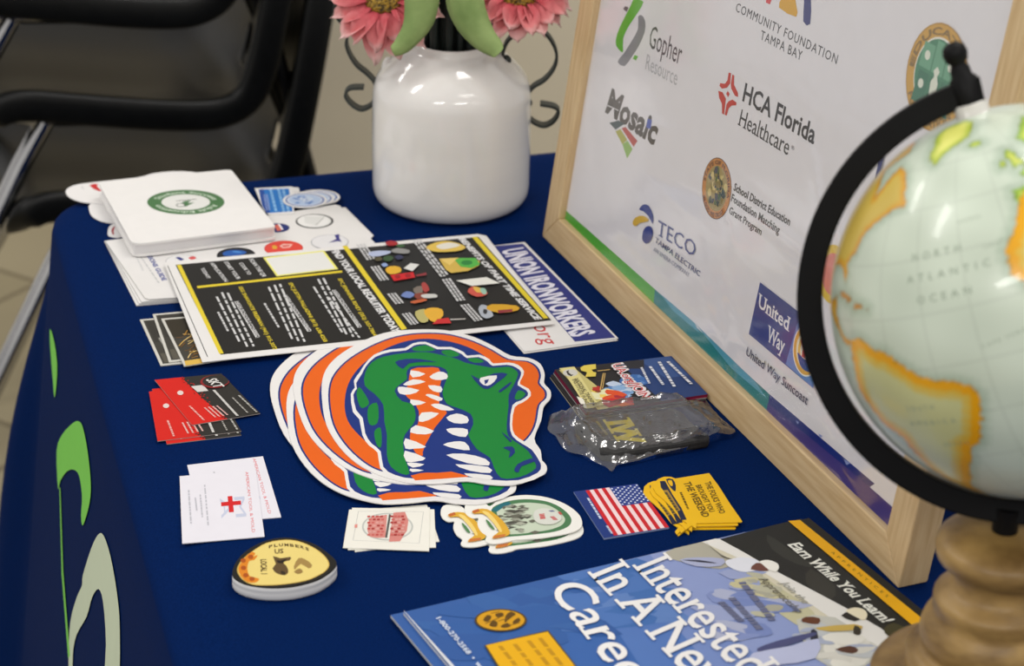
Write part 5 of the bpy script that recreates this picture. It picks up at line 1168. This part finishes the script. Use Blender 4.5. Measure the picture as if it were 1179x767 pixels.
LANDS = {
 'na': ([(70, -130), (72, -95), (68, -82), (60, -94), (55, -82), (51, -79), (58, -77), (62, -74), (60, -65), (55, -58), (51, -56), (47, -53), (46.5, -60), (44, -65), (42, -70), (40, -73.5), (37, -75.5), (34.5, -76), (31, -81), (27, -79.5), (25, -80.5), (29, -84), (30, -89), (29, -95), (22, -97.5), (18.5, -95), (21, -87), (16, -88), (10.5, -83), (8.5, -77), (7, -80), (14, -92), (16, -100), (22, -106), (32, -117), (40, -124), (49, -126), (58, -137), (60, -150), (56, -162), (66, -168), (71, -157)], (214, 186, 84), (222, 158, 34), 2.6, .55),
 'sa': ([(5.5, -77), (6, -73), (5.5, -70), (2.5, -65), (2, -61), (-1, -57), (-3.5, -53), (-5.5, -51), (-7.5, -46), (-8.2, -41), (-10.2, -36.5), (-14, -34.5), (-20, -36.5), (-24, -38.5), (-28.5, -40.5), (-31, -46), (-35, -48), (-40, -53), (-45, -57), (-50, -64), (-58, -68), (-60, -70), (-50, -75), (-40, -74), (-26, -71), (-22, -77), (-11, -81.5), (-5, -80)], (208, 208, 150), (236, 168, 8), 6.0, 1.0),
 'gr': ([(60, -43.5), (64, -51), (70, -54), (76, -66), (80, -66), (83, -35), (80, -18), (74, -20), (70, -23), (67, -33), (64, -40)], (226, 228, 116), (176, 196, 70), 2.5, 1.0),
 'is': ([(63.5, -19), (65, -24), (66.4, -21), (66, -15), (64.5, -14)], (214, 224, 96), (150, 184, 66), 1.2, 1.0),
 'uk': ([(50, -5), (51, 1), (54, 0), (58, -2), (58.5, -5), (55, -6), (52, -4.5)], (206, 214, 90), (140, 176, 60), 1.0, 1.0),
 'ie': ([(51.8, -10), (52.2, -6.3), (55.2, -7), (54, -10)], (206, 214, 90), (140, 176, 60), 1.0, 1.0),
 'eu': ([(43.5, -9), (37, -9), (36, -5), (38, 0), (42, 3), (44, 8), (40, 15), (38, 16), (45, 13), (40, 20), (36, 23), (41, 29), (41, 40), (45, 38), (47, 50), (60, 60), (70, 62), (68, 42), (71, 26), (66, 13), (62, 5), (58, 7), (56, 12), (60, 18), (60, 28), (55, 20), (54, 10), (51, 2), (48, -4), (46, -1.5), (43.5, -2)], (206, 214, 96), (144, 184, 60), 2.2, 1.0),
 'af': ([(42, -5.5), (44, 10), (38, 20), (38, 32), (34, 34), (22, 38), (18, 43), (18, 51), (4, 44), (-10, 40), (-18, 36), (-28, 32), (-34, 20), (-28, 15), (-15, 12), (-2, 9), (9, 9), (11, 4), (10, -7), (14, -12), (20, -17), (27, -17), (33, -12), (38, -9)], (214, 206, 140), (236, 170, 12), 6, 1.0),
 'as': ([(70, 62), (76, 100), (72, 140), (66, 178), (60, 163), (54, 140), (43, 133), (39, 121), (30, 121), (22, 110), (10, 107), (1, 103), (13, 98), (22, 90), (9, 78), (22, 70), (25, 60), (13, 45), (30, 34), (41, 40), (47, 50), (60, 60)], (206, 190, 104), (216, 160, 40), 3, 1.0),
 'au': ([(-12, 131), (-12, 142), (-25, 153), (-38, 147), (-34, 135), (-34, 116), (-22, 114)], (212, 196, 120), (224, 164, 30), 3, 1.0),
 'cu': ([(22, -84.5), (23, -81), (21, -75), (20, -77)], (226, 170, 40), (200, 130, 40), 1, .8),
 'hi': ([(19.8, -73.3), (19.5, -69), (18.2, -68.6), (18.2, -74)], (230, 170, 30), (200, 130, 40), 1, .8),
 'pr': ([(18.4, -67), (18.4, -65.4), (17.8, -66)], (230, 170, 30), (200, 130, 40), .6, .8),
 'an': ([(-70, -180), (-72, -100), (-66, -62), (-72, -20), (-68, 40), (-66, 100), (-68, 160), (-70, 180), (-90, 180), (-90, -180)], (226, 226, 214), (200, 206, 196), 3, 1.0)}
NLA, NLO = 280, 560
la = np.linspace(-90, 90, NLA+1); lo = np.linspace(-180, 180, NLO, endpoint=False)
LO, LA = np.meshgrid(lo, la)
colr = np.zeros(LA.shape+(3,)); OC = np.array((208, 220, 202.)); OC2 = np.array((150, 172, 148.))
colr[:] = OC
dmin = np.full(LA.shape, 99.0)
for key, (P, ci, ce, wd, _s) in LANDS.items():
    P = np.array(P, float)+(np.array((4.0, 0)) if key == 'sa' else 0); ins = np.zeros(LA.shape, bool); dist = np.full(LA.shape, 99.0); ck = np.maximum(.25, np.cos(np.radians(LA)))
    n_ = len(P); j = n_-1
    wob = .35*np.sin(LA*1.9+LO*.7)+.3*np.sin(LO*2.3-LA*1.1)
    X_, Y_ = LO+wob, LA+.8*wob*np.cos(LO*1.3)
    for i in range(n_):
        y1, x1 = P[i]; y0, x0 = P[j]
        cnd = ((y1 > Y_) != (y0 > Y_)) & (X_ < (x0-x1)*(Y_-y1)/((y0-y1) if y0 != y1 else 1e-9)+x1); ins ^= cnd
        ex, ey = (x1-x0)*ck, y1-y0; px_, py_ = (X_-x0)*ck, Y_-y0; t = np.clip((px_*ex+py_*ey)/(ex*ex+ey*ey+1e-9), 0, 1)
        dist = np.minimum(dist, np.hypot(px_-ex*t, py_-ey*t)); j = i
    f = np.clip(1-dist/wd, 0, 1)**.7; f = np.where(dist < wd*.45, 1, f)
    cin = np.array(ci)*(1-f[..., None])+np.array(ce)*f[..., None]
    dk = np.clip(1-dist/.5, 0, 1)[..., None]*.45
    colr = np.where(ins[..., None], cin*(1-dk)+np.array((96, 84, 40))*dk, colr)
    dmin = np.where(ins, 0, np.minimum(dmin, dist))
ocean = dmin > 0
sh = np.clip(1-dmin/3.2, 0, 1)[..., None]*.55
colr = np.where(ocean[..., None], colr*(1-sh)+OC2*sh, colr)
grat = (np.minimum(np.abs((LO+.01) % 15), 15-np.abs((LO+.01) % 15)) < .34) | (np.minimum(np.abs(LA % 15), 15-np.abs(LA % 15)) < .33)
colr = np.where((grat & ocean)[..., None], colr*.95, colr)
mot = (3*np.sin(LA*.31+LO*.17)+3*np.sin(LO*.23-LA*.11))[..., None]; colr = np.clip(colr+mot, 0, 255)
gv = []; 
for i in range(NLA+1):
    for k in range(NLO): gv.append(Lg(GC3+geo(la[i], lo[k], GRAD)))
gf = [(i*NLO+k, i*NLO+(k+1) % NLO, (i+1)*NLO+(k+1) % NLO, (i+1)*NLO+k) for i in range(NLA) for k in range(NLO)]
# lettering on the sphere joins the ball's mesh
gi = [0]*len(gf); tcol = (150, 166, 146)
def globe_text(t, la0, lo0, la1, lo1, h):
    v, f, x0, x1 = text_geo(t, 0, 0, 0, 1.8); b = len(gv)
    for x, y in v:
        s = (x-x0)/(x1-x0); gv.append(Lg(GC3+geo(la0+(la1-la0)*s+y/CAPH*h, lo0+(lo1-lo0)*s, GRAD*1.0007)))
    for q_ in f: gf.append(tuple(b+i for i in q_)); gi.append(1)
globe_text('NORTH', 30, -47, 30, -30, 2.2); globe_text('ATLANTIC', 24, -49, 24, -22, 2.2); globe_text('OCEAN', 18, -46, 18, -29, 2.2)
globe_text('SOUTH', -12, -60, -12, -50, 1.6); globe_text('AMERICA', -17, -62, -17, -45, 1.6); globe_text('BRAZIL', -25, -54, -25, -45, 1.4); globe_text('AZORES', 38, -30, 38, -22, 1.0)
globe_text('CANARY IS.', 29, -23, 29, -14, 1.0); globe_text('CAPE VERDE', 3, -30, 5, -16, 1.0)
gm, N, K, b_ = nm('globe_map'); at = N.new('ShaderNodeAttribute'); at.attribute_name = 'mapcol'; K.new(at.outputs['Color'], b_.inputs['Base Color']); b_.inputs['Roughness'].default_value = .28; b_.inputs['Coat Weight'].default_value = .25
ball = link('ball', gv, gf, [gm, ink(tcol)], gi, globe, smooth=True)
vals = np.ones((len(gv), 4), dtype=np.float32); c_ = colr.reshape(-1, 3)/255.0
vals[:c_.shape[0], :3] = np.where(c_ <= .04045, c_/12.92, ((c_+.055)/1.055)**2.4)
at_ = ball.data.attributes.new('mapcol', 'FLOAT_COLOR', 'POINT'); at_.data.foreach_set('color', vals.ravel())
blk = noise_mat('black_enamel', (4, 4, 5), (8, 8, 9), 30, .5, .05, 80, spec=.2)
RI, RO, TW = GRAD*231/222, GRAD*260/222, .0075
PN = POLE.cross(LV).normalized()
rb = MB(); rows = []
a0, a1 = math.radians(-4), math.radians(184)
for k in range(97):
    a = a0+(a1-a0)*k/96
    rows.append([Lg(GC3+ringp(a, r)+PN*w) for r, w in ((RI, -TW/2), (RI+.001, -TW/2-.0005), (RO-.001, -TW/2-.0005), (RO, -TW/2), (RO, TW/2), (RO-.001, TW/2+.0005), (RI+.001, TW/2+.0005), (RI, TW/2))])
rb.grid(rows, closev=True); rb.add(rows[0], [tuple(range(8))]); rb.add(rows[-1], [tuple(reversed(range(8)))])
arm = rb.build('meridian_arm', blk, globe, smooth=False)
def axle(sgn):
    P = POLE*sgn; kb = MB(); A_ = P.orthogonal().normalized(); B_ = P.cross(A_)
    prof = [(0, RI-.002), (.0075, RI-.002), (.0082, RI), (.0082, RO+.001), (.0062, RO+.003), (.0058, RO+.0075), (.0046, RO+.0095), (.0046, RO+.0105), (.0064, RO+.0125), (.0074, RO+.0165), (.0064, RO+.0205), (.0035, RO+.0228), (0, RO+.0235)]
    kb.grid([[Lg(GC3+P*h+(A_*math.cos(2*PI*k/24)+B_*math.sin(2*PI*k/24))*r) for k in range(24)] for r, h in prof], closev=True); kb.build('axle_knob', blk, globe)
    cb = MB(); prof = [(.0030, RI), (.0030, GRAD+.004)]; cb.grid([[Lg(GC3+P*h+(A_*math.cos(2*PI*k/16)+B_*math.sin(2*PI*k/16))*r) for k in range(16)] for r, h in prof], closev=True); cb.build('axle_pin', blk, globe)
    db = MB(); prof = [(0, GRAD+.0065), (.0085, GRAD+.0065), (.0100, GRAD+.0055), (.0100, GRAD-.003), (.024, GRAD-.0026), (.025, GRAD-.0035)]; db.grid([[Lg(GC3+P*h+(A_*math.cos(2*PI*k/28)+B_*math.sin(2*PI*k/28))*r) for k in range(28)] for r, h in prof], closev=True); db.build('axle_collar', noise_mat('clear_collar', (206, 204, 196), (220, 218, 210), 20, .2), globe)
axle(1); axle(-1)
# turned wooden base
ax = Vector((BX.x, BX.y, 0))
pp = prof_from_photo(ax, [(a_, b_+13) for a_, b_ in [(1083, 609), (1078, 617), (1078, 626), (1083, 633), (1094, 637), (1099, 643), (1099, 652), (1094, 662), (1079, 671), (1075, 677), (1074, 691), (1066, 700), (1061, 709), (1059, 720), (1060, 730), (1050, 735), (1044, 742), (1042, 752), (1046, 758), (1030, 762), (1005, 768)]])
wood = noise_mat('turned_wood', (110, 82, 41), (174, 140, 82), 24, .42, .3, 90, stretch=(1, 1, 2.2), detail=7, dist=.0015)
zc0 = pp[0][1]
prof = [(0, zc0+.007), (.012, zc0+.007), (pp[0][0]*.75, zc0+.005)]+pp
last = prof[-1]
prof += [(last[0]*1.02, max(last[1]-.010, .022)), (last[0]*1.03, .014), (last[0]*1.03, .006), (last[0]*1.0, 0), (0, 0)]
wbp = [prof[0]]+[(p.x, p.z) for p in catmull([(r, 0, z) for r, z in prof[1:-1]], 3, False)]+[prof[-1]]
wb = MB(); wb.lathe(wbp, 72); wb.build('wooden_base', wood, globe)
st = MB(); st.tube([(0, 0, zc0-.004), (0, 0, low.z-TH+.002)], .0078, 20); st.build('stem', blk, globe)

# ------------------------------------------------------------------ light: ceiling troffers and soft daylight-grey room
def troffer(x, y, p, sx=1.2, sy=.3, rz=0):
    l = bpy.data.lights.new('ceiling_light', 'AREA'); l.shape = 'RECTANGLE'; l.size = sx; l.size_y = sy; l.energy = p; l.color = (1, .97, .93)
    o = bpy.data.objects.new('ceiling_light', l); COL.objects.link(o); o.location = (x, y, 2.9); o.rotation_euler = (0, 0, rz)
for x, y, p in LIGHTS: troffer(x, y, p, rz=.4)
w = bpy.data.worlds.new('room_light'); SC.world = w; w.use_nodes = True
bg = w.node_tree.nodes['Background']; bg.inputs[0].default_value = (1.0, .97, .94, 1); bg.inputs[1].default_value = WORLD
SC.view_settings.view_transform = 'Standard'; SC.view_settings.look = 'None'; SC.view_settings.gamma = 1; SC.view_settings.use_curve_mapping = False
SC.view_settings.exposure = EXPO
SC.cycles.use_denoising = True
SC.cycles.max_bounces = 8; SC.cycles.transparent_max_bounces = 12
